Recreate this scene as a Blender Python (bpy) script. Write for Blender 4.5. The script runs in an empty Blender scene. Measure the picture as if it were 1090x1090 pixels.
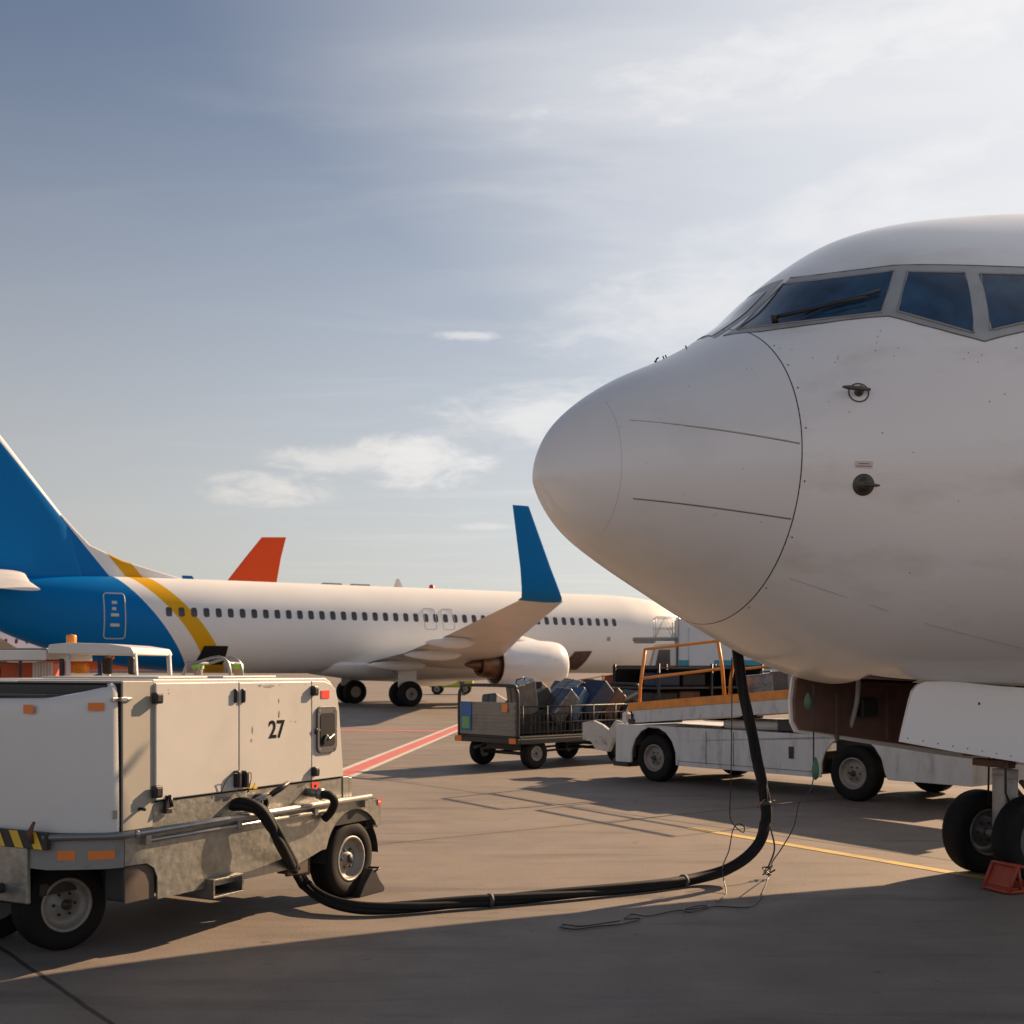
import bpy, bmesh, math, random
import numpy as np
from mathutils import Vector, Matrix
random.seed(7)
R = math.radians
C = bpy.context.scene.collection
scene = bpy.context.scene

# ------------------------------------------------------------------ camera
F, CX, HZ, CH = 1300.0, 545.0, 711.0, 1.7      # focal length, centre, horizon (photo pixels), camera height
cam_d = bpy.data.cameras.new('camera'); cam = bpy.data.objects.new('camera', cam_d); C.objects.link(cam)
cam.location = (0, 0, CH); cam.rotation_euler = (R(90), 0, 0)
cam_d.sensor_width = 36; cam_d.lens = 36*F/1090; cam_d.shift_y = (HZ-545)/1090
cam_d.clip_end = 6000; cam_d.clip_start = 0.05
scene.camera = cam
cam_d.dof.use_dof = True; cam_d.dof.focus_distance = 8.9; cam_d.dof.aperture_fstop = 4.5

# ------------------------------------------------------------------ materials
MATS = {}
def mat(name, col, rough=.5, metal=0, var=.0, vscale=3.0, bump=0, bscale=60, dirt=None, dirt_amt=0, dscale=2.0, spec=.5, coat=0, emis=None, stretch=None):
    if name in MATS: return MATS[name]
    m = bpy.data.materials.new(name); m.use_nodes = True; nt = m.node_tree; N = nt.nodes; L = nt.links
    b = N['Principled BSDF']
    b.inputs['Roughness'].default_value = rough; b.inputs['Metallic'].default_value = metal
    b.inputs['Specular IOR Level'].default_value = spec
    b.inputs['Coat Weight'].default_value = coat; b.inputs['Coat Roughness'].default_value = .08
    b.inputs['Base Color'].default_value = (*col, 1)
    tc = N.new('ShaderNodeTexCoord'); src = tc.outputs['Object']
    if stretch:
        mp = N.new('ShaderNodeMapping'); mp.inputs['Scale'].default_value = stretch; L.new(src, mp.inputs[0]); src = mp.outputs[0]
    out = None
    if var or dirt:
        n = N.new('ShaderNodeTexNoise'); n.inputs['Scale'].default_value = vscale; n.inputs['Detail'].default_value = 6; L.new(src, n.inputs['Vector'])
        mr = N.new('ShaderNodeMapRange'); mr.inputs[1].default_value = .3; mr.inputs[2].default_value = .7
        mr.inputs[3].default_value = 1-var; mr.inputs[4].default_value = 1+var; L.new(n.outputs[0], mr.inputs[0])
        mx = N.new('ShaderNodeMix'); mx.data_type = 'RGBA'; mx.blend_type = 'MULTIPLY'; mx.inputs[0].default_value = 1
        mx.inputs[6].default_value = (*col, 1); L.new(mr.outputs[0], mx.inputs[7]); out = mx.outputs[2]
        if dirt:
            n2 = N.new('ShaderNodeTexNoise'); n2.inputs['Scale'].default_value = dscale; n2.inputs['Detail'].default_value = 9; n2.inputs['Roughness'].default_value = .65
            L.new(src, n2.inputs['Vector'])
            r2 = N.new('ShaderNodeMapRange'); r2.inputs[1].default_value = .52; r2.inputs[2].default_value = .72; r2.inputs[4].default_value = dirt_amt
            L.new(n2.outputs[0], r2.inputs[0])
            m2 = N.new('ShaderNodeMix'); m2.data_type = 'RGBA'; L.new(r2.outputs[0], m2.inputs[0]); L.new(out, m2.inputs[6]); m2.inputs[7].default_value = (*dirt, 1); out = m2.outputs[2]
        L.new(out, b.inputs['Base Color'])
        rr = N.new('ShaderNodeMapRange'); rr.inputs[3].default_value = max(.02, rough*.8); rr.inputs[4].default_value = min(1, rough*1.25); L.new(n.outputs[0], rr.inputs[0]); L.new(rr.outputs[0], b.inputs['Roughness'])
    if bump:
        n3 = N.new('ShaderNodeTexNoise'); n3.inputs['Scale'].default_value = bscale; n3.inputs['Detail'].default_value = 5; L.new(src, n3.inputs['Vector'])
        bp = N.new('ShaderNodeBump'); bp.inputs['Strength'].default_value = bump; bp.inputs['Distance'].default_value = .02; L.new(n3.outputs[0], bp.inputs['Height']); L.new(bp.outputs[0], b.inputs['Normal'])
    if emis: b.inputs['Emission Color'].default_value = (*emis, 1); b.inputs['Emission Strength'].default_value = 1
    MATS[name] = m; return m

WHITE = mat('white_paint', (.62, .60, .56), .38, var=.04, vscale=1.5, dirt=(.35, .30, .25), dirt_amt=.25, dscale=1.2, coat=.2)
HULL = mat('airliner_white', (.82, .80, .775), .30, var=.03, vscale=.9, dirt=(.52, .45, .38), dirt_amt=.45, dscale=1.4, coat=.35, stretch=(.5, 1, 1.6))
RADOME = mat('radome_paint', (.78, .765, .745), .34, var=.03, vscale=1.2, dirt=(.58, .52, .47), dirt_amt=.3, dscale=1.0, coat=.25)
CREAM = mat('cream_enamel', (.54, .515, .475), .38, var=.03, vscale=2, dirt=(.36, .32, .26), dirt_amt=.22, dscale=2.5, bump=.04, bscale=9)
PLASTIC = mat('white_plastic_hood', (.64, .62, .58), .30, var=.03, vscale=2, dirt=(.4, .37, .33), dirt_amt=.2, dscale=2)
PANEL = mat('grey_panel', (.36, .33, .28), .5, var=.05, vscale=3, dirt=(.25, .22, .18), dirt_amt=.3)
GALV = mat('galvanised_steel', (.34, .33, .30), .40, metal=.85, var=.16, vscale=22, dirt=(.17, .15, .12), dirt_amt=.5, dscale=3.5, bump=.1, bscale=40)
STEEL = mat('bright_steel', (.36, .35, .33), .36, metal=.8, var=.1, vscale=12)
DARK = mat('dark_metal', (.035, .033, .032), .5, metal=.2, var=.2, vscale=8)
BLACK = mat('black_plastic', (.015, .014, .016), .42)
VOID = mat('black_recess', (.006, .006, .006), .9)  # near-black colour stands in for the shade inside gaps and openings
RUBBER = mat('tyre_rubber', (.011, .010, .010), .75, var=.25, vscale=6, dirt=(.035, .03, .025), dirt_amt=.4, dscale=5, spec=.2)
HOSE = mat('cable_jacket', (.007, .007, .008), .7, spec=.3, var=.2, vscale=14)
RIM = mat('rim_paint', (.27, .25, .22), .5, metal=.2, var=.12, vscale=10, dirt=(.12, .09, .07), dirt_amt=.7, dscale=7)
ORANGE = mat('orange_reflector', (.75, .20, .03), .35)
AMBER = mat('amber_beacon', (.80, .25, .02), .25)
RED = mat('red_reflector', (.70, .05, .03), .35)
RAILORANGE = mat('orange_rail_paint', (.75, .27, .04), .45, var=.12, vscale=7, dirt=(.2, .1, .05), dirt_amt=.4)
TRUCKW = mat('truck_white', (.58, .58, .57), .45, var=.08, vscale=3, dirt=(.17, .15, .13), dirt_amt=.6, dscale=4, stretch=(1.6, 1.6, .5))
YELLOW = mat('yellow_paint', (.65, .42, .05), .5, var=.08)
BLUE = mat('livery_blue', (.0, .15, .43), .45, coat=0, spec=.12, var=.03)
GREY = mat('grey_paint', (.30, .29, .27), .5, var=.1, vscale=4, dirt=(.12, .1, .08), dirt_amt=.4)
WINGG = mat('wing_grey', (.68, .66, .63), .38, var=.04, vscale=1, dirt=(.42, .38, .33), dirt_amt=.4, dscale=.7)
GLASS = mat('cockpit_glass', (.020, .052, .098), .05, var=.7, vscale=3.2, spec=.7, coat=.3)  # blue mottling in the colour stands in for reflections in the panes
CABGLASS = mat('vehicle_glass', (.03, .04, .045), .08, spec=.7)
PANE = mat('cabin_window', (.05, .05, .055), .15)
WFRAME = mat('windscreen_frame', (.40, .40, .39), .42, metal=.3, var=.1, vscale=6)
BROWN = mat('gear_bay_brown', (.10, .055, .040), .65, var=.3, vscale=5, dirt=(.03, .02, .02), dirt_amt=.6, dscale=3)
DOORIN = mat('gear_door_inner', (.16, .085, .06), .55, var=.2, vscale=4, dirt=(.05, .03, .03), dirt_amt=.5, dscale=3)
CHOCKRED = mat('chock_red', (.34, .05, .018), .5, var=.15, vscale=12, dirt=(.1, .03, .02), dirt_amt=.5)
BRONZE = mat('exhaust_metal', (.20, .12, .075), .4, metal=.7, var=.25, vscale=3)
TEAL = mat('teal_stripe', (.02, .25, .36), .4)
HIVIS = mat('hi_vis', (.35, .70, .04), .6)
CLOTH = mat('dark_clothing', (.02, .025, .04), .8)
BLUECL = mat('blue_clothing', (.02, .08, .25), .8)
SKIN = mat('skin', (.45, .26, .18), .55)
LINE = mat('seam_line', (.05, .045, .04), .7)
STRAP = mat('strap_metal', (.50, .47, .43), .4, metal=.3)

# ------------------------------------------------------------------ mesh builder
class MB:
    def __init__(s): s.v = []; s.f = []; s.sm = []
    def add(s, vs, fs, M=None, smooth=False):
        o = len(s.v)
        for p in vs:
            p = Vector(p); s.v.append(M @ p if M else p)
        for f in fs: s.f.append([i+o for i in f]); s.sm.append(smooth)
        return s
    def box(s, a, b, bev=0, M=None, seg=2):
        a = Vector(a); b = Vector(b)
        lo = Vector([min(a[i], b[i]) for i in range(3)]); hi = Vector([max(a[i], b[i]) for i in range(3)])
        bm = bmesh.new(); bmesh.ops.create_cube(bm, size=1)
        for v in bm.verts: v.co = Vector([lo[i]+(v.co[i]+.5)*(hi[i]-lo[i]) for i in range(3)])
        if bev: bmesh.ops.bevel(bm, geom=bm.edges[:], offset=min(bev, .49*min((hi-lo))), segments=seg, profile=.5, affect='EDGES')
        bm.verts.ensure_lookup_table()
        s.add([v.co for v in bm.verts], [[v.index for v in f.verts] for f in bm.faces], M, False); bm.free(); return s
    def tube(s, path, r, n=10, closed=False, cap=True):
        P = [Vector(p) for p in path]; m = len(P)
        rs = r if isinstance(r, (list, tuple)) else [r]*m
        prev = None; rings = []
        for i in range(m):
            if closed: t = P[(i+1) % m]-P[i-1]
            else: t = P[min(i+1, m-1)]-P[max(i-1, 0)]
            if t.length < 1e-9: t = Vector((0, 0, 1))
            t.normalize()
            if prev is None:
                u = t.orthogonal().normalized()
            else:
                u = prev-t*prev.dot(t)
                u = u.normalized() if u.length > 1e-6 else t.orthogonal().normalized()
            prev = u; w = t.cross(u)
            rings.append([P[i]+(u*math.cos(2*math.pi*k/n)+w*math.sin(2*math.pi*k/n))*rs[i] for k in range(n)])
        vs = [p for rg in rings for p in rg]; fs = []
        for i in range(m if closed else m-1):
            a = i*n; b = ((i+1) % m)*n
            for k in range(n): fs.append([a+k, a+(k+1) % n, b+(k+1) % n, b+k])
        if cap and not closed: fs.append(list(range(n))[::-1]); fs.append([(m-1)*n+k for k in range(n)])
        return s.add(vs, fs, None, True)
    def lathe(s, prof, axis='y', n=32, M=None, smooth=True, cap=False):
        """prof: (radius, height along axis)"""
        vs = []; fs = []
        for r, h in prof:
            for k in range(n):
                a = 2*math.pi*k/n; c, d = r*math.cos(a), r*math.sin(a)
                vs.append({'y': (c, h, d), 'z': (c, d, h), 'x': (h, c, d)}[axis])
        for i in range(len(prof)-1):
            for k in range(n): fs.append([i*n+k, i*n+(k+1) % n, (i+1)*n+(k+1) % n, (i+1)*n+k])
        if cap: fs.append(list(range(n))); fs.append([(len(prof)-1)*n+k for k in range(n)][::-1])
        return s.add(vs, fs, M, smooth)
    def prism(s, poly, y0, y1, axis='y', M=None, bev=0):
        """extrude a 2D outline along axis; poly = (a, b) in the other two axes"""
        bm = bmesh.new()
        def P(a, b, h): return {'y': (a, h, b), 'z': (a, b, h), 'x': (h, a, b)}[axis]
        lo = [bm.verts.new(P(a, b, y0)) for a, b in poly]; hi = [bm.verts.new(P(a, b, y1)) for a, b in poly]
        n = len(poly); f1 = bm.faces.new(lo); f2 = bm.faces.new(hi[::-1])
        for i in range(n): bm.faces.new([lo[i], hi[i], hi[(i+1) % n], lo[(i+1) % n]])
        bmesh.ops.recalc_face_normals(bm, faces=bm.faces[:])
        if bev: bmesh.ops.bevel(bm, geom=bm.edges[:], offset=bev, segments=2, profile=.5, affect='EDGES')
        bmesh.ops.triangulate(bm, faces=[f for f in bm.faces if len(f.verts) > 4])
        bm.verts.index_update()
        s.add([v.co for v in bm.verts], [[v.index for v in f.verts] for f in bm.faces], M); bm.free(); return s
    def grid(s, pts, smooth=True, closed_v=False):
        nu = len(pts); nv = len(pts[0]); vs = [p for r in pts for p in r]; fs = []
        for i in range(nu-1):
            for j in range(nv if closed_v else nv-1):
                fs.append([i*nv+j, i*nv+(j+1) % nv, (i+1)*nv+(j+1) % nv, (i+1)*nv+j])
        return s.add(vs, fs, None, smooth)
    def build_each(s, name, m, parent=None):
        """every piece that was added becomes an object of its own"""
        par = list(range(len(s.v)))
        def find(i):
            while par[i] != i: par[i] = par[par[i]]; i = par[i]
            return i
        for f in s.f:
            for j in f[1:]: par[find(j)] = find(f[0])
        groups = {}
        for f, k in zip(s.f, s.sm): groups.setdefault(find(f[0]), []).append((f, k))
        out = []
        for fs in groups.values():
            ids = sorted({i for f, _ in fs for i in f}); mp = {i: k for k, i in enumerate(ids)}
            q = MB(); q.v = [s.v[i] for i in ids]; q.f = [[mp[i] for i in f] for f, _ in fs]; q.sm = [k for _, k in fs]; out.append(q.build(name, m, parent))
        return out
    def build(s, name, m, parent=None, fixn=True):
        me = bpy.data.meshes.new(name); me.from_pydata([tuple(v) for v in s.v], [], s.f)
        me.polygons.foreach_set('use_smooth', s.sm); me.materials.append(m)
        if fixn:
            bm = bmesh.new(); bm.from_mesh(me); bmesh.ops.recalc_face_normals(bm, faces=bm.faces[:]); bm.to_mesh(me); bm.free()
        me.update()
        o = bpy.data.objects.new(name, me); C.objects.link(o)
        if parent: o.parent = parent
        return o
def tag(o, label=None, cat=None, group=None, kind=None):
    if label: o['label'] = label
    if cat: o['category'] = cat
    if group: o['group'] = group
    if kind: o['kind'] = kind
    return o
def thing(name, label, cat, loc=(0, 0, 0), rz=0, group=None):
    o = bpy.data.objects.new(name, None); C.objects.link(o); o.location = loc; o.rotation_euler = (0, 0, rz)
    return tag(o, label, cat, group)
def copy_tree(o, parent=None):
    c = o.copy(); C.objects.link(c); c.parent = parent
    for ch in [x for x in C.objects if x.parent == o]: copy_tree(ch, c)
    return c
def rrect(x0, x1, z0, z1, r, n=4):
    out = []
    for cx, cz, a0 in ((x1-r, z1-r, 0), (x0+r, z1-r, 90), (x0+r, z0+r, 180), (x1-r, z0+r, 270)):
        for k in range(n+1):
            a = R(a0+90*k/n); out.append((cx+r*math.cos(a), cz+r*math.sin(a)))
    return out
def plane_pt(O, ang, px, py, off=0):
    """where the sight line of a photo point meets the vertical plane through O along ang: (t, z) in that plane"""
    q = (px-CX)/F; c, s_ = math.cos(ang), math.sin(ang)
    ox, oy = O[0]-s_*off, O[1]+c*off
    t = (q*oy-ox)/(c-q*s_); Y = oy+s_*t
    return t, CH+(HZ-py)/F*Y
def ground_pt(px, py, z=0):
    Y = (CH-z)*F/(py-HZ); return Vector(((px-CX)/F*Y, Y, z))
def at_depth(px, py, Y): return Vector(((px-CX)/F*Y, Y, CH+(HZ-py)/F*Y))
def spline(pts, n=8):
    P = [Vector(p) for p in pts]; out = []
    for i in range(len(P)-1):
        p0 = P[max(i-1, 0)]; p1 = P[i]; p2 = P[i+1]; p3 = P[min(i+2, len(P)-1)]
        for k in range(n):
            t = k/n; out.append(.5*((2*p1)+(p2-p0)*t+(2*p0-5*p1+4*p2-p3)*t*t+(-p0+3*p1-3*p2+p3)*t**3))
    out.append(P[-1]); return out

# ------------------------------------------------------------------ airliner body
KS = np.array([0, .04, .12, .3, .6, 1.0, 1.5, 2.0, 2.4, 2.8, 3.3, 4.0, 5.0, 6.5, 23, 27, 30, 32, 35, 37.2, 38.0])
KA = np.array([0, .150, .270, .482, .748, 1.001, 1.233, 1.406, 1.514, 1.598, 1.677, 1.757, 1.829, 1.879, 1.88, 1.84, 1.66, 1.42, .90, .45, .22])
KT = np.array([3.017, 3.205, 3.350, 3.530, 3.728, 3.915, 4.219, 4.655, 4.909, 5.052, 5.166, 5.286, 5.39, 5.459, 5.46, 5.46, 5.45, 5.44, 5.36, 5.1, 4.9])
KB = np.array([3.017, 2.919, 2.787, 2.605, 2.419, 2.205, 1.941, 1.708, 1.588, 1.547, 1.527, 1.504, 1.479, 1.463, 1.462, 1.48, 1.62, 1.88, 2.75, 3.85, 4.4])
KC = np.array([3.017, 3.019, 3.024, 3.035, 3.053, 3.077, 3.107, 3.137, 3.161, 3.185, 3.215, 3.257, 3.317, 3.317, 3.317, 3.35, 3.5, 3.7, 4.1, 4.5, 4.65])
def pch(x, xk, yk):
    x = np.atleast_1d(np.asarray(x, float)); h = np.diff(xk); d = np.diff(yk)/h; m = np.zeros(len(xk)); m[0] = d[0]; m[-1] = d[-1]
    for i in range(1, len(xk)-1):
        if d[i-1]*d[i] > 0:
            w1 = 2*h[i]+h[i-1]; w2 = h[i]+2*h[i-1]; m[i] = (w1+w2)/(w1/d[i-1]+w2/d[i])
    i = np.clip(np.searchsorted(xk, x)-1, 0, len(h)-1); t = (x-xk[i])/h[i]
    return (2*t**3-3*t**2+1)*yk[i]+(t**3-2*t**2+t)*h[i]*m[i]+(-2*t**3+3*t**2)*yk[i+1]+(t**3-t**2)*h[i]*m[i+1]
KQ = np.sqrt(KS)
def sec(s): q = np.sqrt(s); return [pch(q, KQ, k) for k in (KA, KT, KB, KC)]
def hull(s, deg, off=0.0):
    """a point on the fuselage skin: s metres aft of the nose, deg around from port (0) over the top (90) to starboard (180)"""
    def pt(s, p):
        a, t, b, c = [float(k[0]) for k in sec(s)]; sp = math.sin(p)
        return Vector((s, -a*math.cos(p), c+((t-c)*sp if sp > 0 else (c-b)*sp)))
    p = R(deg); P = pt(s, p)
    if off:
        e = 1e-3; n = (pt(s+e, p)-P).cross(pt(s, p+e)-P).normalized()
        a, t, b, c = [float(k[0]) for k in sec(s)]
        if n.dot(P-Vector((s+.3, 0, c))) < 0: n = -n
        P = P+n*off
    return P
def hull_z(s, z, side, off=0):
    """skin point at height z on the port (-1) or starboard (+1) side"""
    a, t, b, c = [float(k[0]) for k in sec(s)]
    sp = (z-c)/((t-c) if z > c else (c-b)); sp = max(-1, min(1, sp)); d = math.degrees(math.asin(sp))
    return hull(s, d if side < 0 else 180-d, off)
def hull_mesh(mb, s0, s1, n, nphi=96, skip=None, cap=False):
    Q = np.linspace(math.sqrt(s0), math.sqrt(s1), n) if s1 < 8 else np.concatenate([np.linspace(math.sqrt(s0), math.sqrt(max(s0, 6.5)), n//2, endpoint=False), np.sqrt(np.linspace(max(s0, 6.5), s1, n//2))])
    S = Q**2; a, t, b, c = sec(S); vs = []; fs = []
    for i in range(len(S)):
        for k in range(nphi):
            p = 2*math.pi*k/nphi; sp = math.sin(p)
            vs.append((S[i], -a[i]*math.cos(p), c[i]+((t[i]-c[i])*sp if sp > 0 else (c[i]-b[i])*sp)))
    for i in range(len(S)-1):
        for k in range(nphi):
            f = [i*nphi+k, i*nphi+(k+1) % nphi, (i+1)*nphi+(k+1) % nphi, (i+1)*nphi+k]
            if skip:
                m = sum((Vector(vs[j]) for j in f), Vector())/4
                if skip(m): continue
            fs.append(f)
    mb.add(vs, fs, None, True); return mb
def coons(B, T, nu=10, nv=8, off=.006):
    """skin patch between a lower and an upper run of (s, deg) points"""
    def run(E, t):
        x = t*(len(E)-1); i = min(int(x), len(E)-2); f = x-i
        return [E[i][j]*(1-f)+E[i+1][j]*f for j in (0, 1)]
    pts = []
    for i in range(nu+1):
        b = run(B, i/nu); t = run(T, i/nu); row = []
        for j in range(nv+1):
            f = j/nv; row.append(hull(b[0]*(1-f)+t[0]*f, b[1]*(1-f)+t[1]*f, off))
        pts.append(row)
    return pts
def mirror_run(E): return [(s, 180-d) for s, d in E]
def aerofoil(n=14, th=.12):
    up = []; lo = []
    for i in range(n+1):
        x = .5*(1-math.cos(math.pi*i/n)); y = 5*th*(.2969*math.sqrt(x)-.126*x-.3516*x*x+.2843*x**3-.1036*x**4)
        up.append((x, y)); lo.append((x, -y*.75))
    return up+lo[-2:0:-1]
def wing_loft(mb, secs, th=.11, vertical=False):
    """secs: (lead x, y, z, chord, thickness scale)"""
    af = aerofoil(th=th); pts = []
    for x, y, z, ch, k in secs:
        pts.append([Vector((x+a*ch, y+(b*ch*k if vertical else 0), z+(0 if vertical else b*ch*k))) for a, b in af])
    mb.grid(pts, True, True)
    for r in (0, -1):
        m = len(af)//2; ring = pts[r]; o = len(mb.v); mb.v += [Vector(p) for p in ring]
        for i in range(m): 
            a, b2, c2, d = i, i+1, (len(af)-i-1) % len(af), (len(af)-i) % len(af)
            q = [a, b2, c2, d]; q = list(dict.fromkeys(q))
            if len(q) > 2: mb.f.append([o+j for j in q]); mb.sm.append(False)
    return mb
def wheel(parent, cx, cy, r, w, rim_r, name='wheel', rimmat=None, steer=0, side=-1, tilt=None, hubcap=True):
    """tyre + rim standing on the ground, axle along local y; side = which way the rim faces"""
    h = w/2; t = MB()
    t.lathe([(rim_r, -h*.8), (rim_r+.01, -h*.92), (r*.80, -h), (r*.93, -h*.93), (r*.985, -h*.72), (r, -h*.4), (r, h*.4), (r*.985, h*.72), (r*.93, h*.93), (r*.80, h), (rim_r+.01, h*.92), (rim_r, h*.8), (rim_r, -h*.8)], n=40)
    for g in (-.45, -.15, .15, .45): t.lathe([(r*1.003, h*(g-.03)), (r*1.006, h*g), (r*1.003, h*(g+.03))], n=40)
    W = t.build(name, RUBBER, parent); W.location = (cx, cy, r); W.rotation_euler = (0, 0, steer)
    m = MB()
    for sd in (side,):
        q = lambda x: x*sd*h
        m.lathe([(rim_r+.004, q(.80)), (rim_r+.004, q(.95)), (rim_r*.93, q(.97)), (rim_r*.90, q(.75)), (rim_r*.80, q(.45)), (rim_r*.62, q(.38)), (rim_r*.55, q(.50)), (rim_r*.30, q(.52)), (rim_r*.26, q(.75)), (.001, q(.78))], n=40)
        m.lathe([(rim_r*.98, -q(.6)), (.001, -q(.6))], n=32)
    m.build('rim', rimmat or RIM, W)
    if hubcap:
        b = MB()
        for k in range(6):
            a = k*math.pi/3; b.lathe([(rim_r*.055, side*h*.48), (rim_r*.055, side*h*.64), (.001, side*h*.65)], n=8, M=Matrix.Translation((rim_r*.43*math.cos(a), 0, rim_r*.43*math.sin(a))))
        b.lathe([(rim_r*.2, side*h*.7), (rim_r*.2, side*h*.9), (.001, side*h*.93)], n=16)
        b.build('hub', DARK, W)
    return W

# ------------------------------------------------------------------ world, sun, ground
SUN_AZ, SUN_EL = 41.5, 27.0          # degrees from +X towards +Y, elevation
SKY_STR, SUN_STR, EXPO = 0.052, 5.0, 0.92
sd = Vector((math.cos(R(SUN_EL))*math.cos(R(SUN_AZ)), math.cos(R(SUN_EL))*math.sin(R(SUN_AZ)), math.sin(R(SUN_EL))))
world = bpy.data.worlds.new('World'); scene.world = world; world.use_nodes = True
nt = world.node_tree; N = nt.nodes; L = nt.links
bg = N['Background']; wo = N['World Output']
sky = N.new('ShaderNodeTexSky'); sky.sky_type = 'NISHITA'; sky.sun_disc = False
sky.sun_elevation = R(SUN_EL); sky.sun_rotation = R(90-SUN_AZ); sky.air_density = 1.0; sky.dust_density = 2.2; sky.ozone_density = 1.0; sky.altitude = 100
tc = N.new('ShaderNodeTexCoord'); gen = tc.outputs['Generated']
def vmath(op, a, b=None):
    n = N.new('ShaderNodeVectorMath'); n.operation = op
    for i, x in enumerate((a, b)):
        if x is None: continue
        if hasattr(x, 'links'): L.new(x, n.inputs[i])
        else: n.inputs[i].default_value = x
    return n
def wm(op, a, b=None, clamp=False):
    n = N.new('ShaderNodeMath'); n.operation = op; n.use_clamp = clamp
    for i, x in enumerate((a, b)):
        if x is None: continue
        if hasattr(x, 'links'): L.new(x, n.inputs[i])
        else: n.inputs[i].default_value = x
    return n.outputs[0]
def ramp(x, a, b, lo=0, hi=1, smooth=True):
    n = N.new('ShaderNodeMapRange'); n.interpolation_type = 'SMOOTHSTEP' if smooth else 'LINEAR'
    L.new(x, n.inputs[0]); n.inputs[1].default_value = a; n.inputs[2].default_value = b; n.inputs[3].default_value = lo; n.inputs[4].default_value = hi
    return n.outputs[0]
sep = N.new('ShaderNodeSeparateXYZ'); L.new(gen, sep.inputs[0])
sundot = vmath('DOT_PRODUCT', gen, tuple(sd)).outputs['Value']
def cloud_dir(px, py): return Vector(((px-CX)/F, 1, (HZ-py)/F)).normalized()
# thin veil of high cloud: streaks on a plane high overhead
zc = wm('MAXIMUM', sep.outputs[2], .03); px_ = wm('DIVIDE', sep.outputs[0], zc); py_ = wm('DIVIDE', sep.outputs[1], zc)
cmb = N.new('ShaderNodeCombineXYZ'); L.new(px_, cmb.inputs[0]); L.new(py_, cmb.inputs[1])
mp = N.new('ShaderNodeMapping'); mp.inputs['Rotation'].default_value = (0, 0, R(-20)); mp.inputs['Scale'].default_value = (.55, 1.5, 1); L.new(cmb.outputs[0], mp.inputs[0])
nz = N.new('ShaderNodeTexNoise'); nz.inputs['Scale'].default_value = 1.1; nz.inputs['Detail'].default_value = 7; nz.inputs['Roughness'].default_value = .55; nz.inputs['Distortion'].default_value = .6
L.new(mp.outputs[0], nz.inputs['Vector'])
veil = wm('MULTIPLY', ramp(nz.outputs[0], .45, .85), ramp(sundot, .35, .95, .05, .6))
# single clouds and streaks, each with a direction, an extent and a ragged edge
mp2 = N.new('ShaderNodeMapping'); mp2.inputs['Scale'].default_value = (9, 9, 26); L.new(gen, mp2.inputs[0])
nz2 = N.new('ShaderNodeTexNoise'); nz2.inputs['Scale'].default_value = 2.3; nz2.inputs['Detail'].default_value = 9; nz2.inputs['Roughness'].default_value = .6; nz2.inputs['Distortion'].default_value = .35; L.new(mp2.outputs[0], nz2.inputs['Vector'])
clouds = veil
for cx_, cy_, wx, wy, tilt, amt, soft in [(445, 494, 80, 36, 0, .85, .20), (380, 490, 115, 16, 0, .65, .2), (290, 521, 82, 19, 0, .8, .20), (490, 357, 48, 7, 0, .55, .14),
                                    (860, 58, 300, 40, -6, .62, .36), (700, 88, 150, 26, -6, .3, .36), (1010, 15, 260, 24, -4, .6, .34), (590, 440, 150, 34, -4, .7, .3), (720, 330, 160, 48, -8, .5, .34),
                                    (900, 235, 190, 26, -3, .42, .34), (960, 180, 140, 22, -14, .4, .32), (520, 560, 45, 5, 0, .4, .2)]:
    d = cloud_dir(cx_, cy_); r = Vector((d.y, -d.x, 0)).normalized(); u = r.cross(d).normalized()
    ca, sa = math.cos(R(-tilt)), math.sin(R(-tilt)); r2 = r*ca+u*sa; u2 = u*ca-r*sa
    a = wm('DIVIDE', vmath('DOT_PRODUCT', gen, tuple(r2)).outputs['Value'], wx/F); b = wm('DIVIDE', wm('SUBTRACT', vmath('DOT_PRODUCT', gen, tuple(u2)).outputs['Value'], float(u2.dot(d))), wy/F)
    a = wm('SUBTRACT', a, float(r2.dot(d))*F/wx)
    rr_ = wm('SQRT', wm('ADD', wm('MULTIPLY', a, a), wm('MULTIPLY', b, b)))
    body = ramp(rr_, 1.35, .0, 0, 1)
    m_ = wm('MULTIPLY', ramp(wm('ADD', nz2.outputs[0], wm('MULTIPLY', body, .36)), .70-soft, .70+soft), wm('MULTIPLY', ramp(body, 0, .25), amt))
    front = ramp(vmath('DOT_PRODUCT', gen, tuple(d)).outputs['Value'], .3, .6)
    clouds = wm('MAXIMUM', clouds, wm('MULTIPLY', m_, front))
# sky colour = clear sky + a whitish haze that thickens to the horizon and round the sun
hs = N.new('ShaderNodeHueSaturation'); hs.inputs['Saturation'].default_value = .95; hs.inputs['Value'].default_value = .86; hs.inputs['Hue'].default_value = .503; L.new(sky.outputs[0], hs.inputs['Color'])
bg.inputs[1].default_value = SKY_STR; L.new(hs.outputs[0], bg.inputs[0])
bgc = N.new('ShaderNodeBackground'); bgc.inputs[1].default_value = .53
cr = N.new('ShaderNodeMix'); cr.data_type = 'RGBA'; L.new(ramp(sundot, .2, .85), cr.inputs[0]); cr.inputs[6].default_value = (.68, .63, .58, 1); cr.inputs[7].default_value = (.80, .82, .86, 1); L.new(cr.outputs[2], bgc.inputs[0])
mxs = N.new('ShaderNodeMixShader')
hzf = wm('MULTIPLY', ramp(sep.outputs[2], .50, .0, 0, .62), ramp(sundot, -.5, .6, 1.15, 1))
glow = ramp(sundot, .52, .97, 0, .85)
hz = wm('MAXIMUM', hzf, glow)
tot = hz
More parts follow.
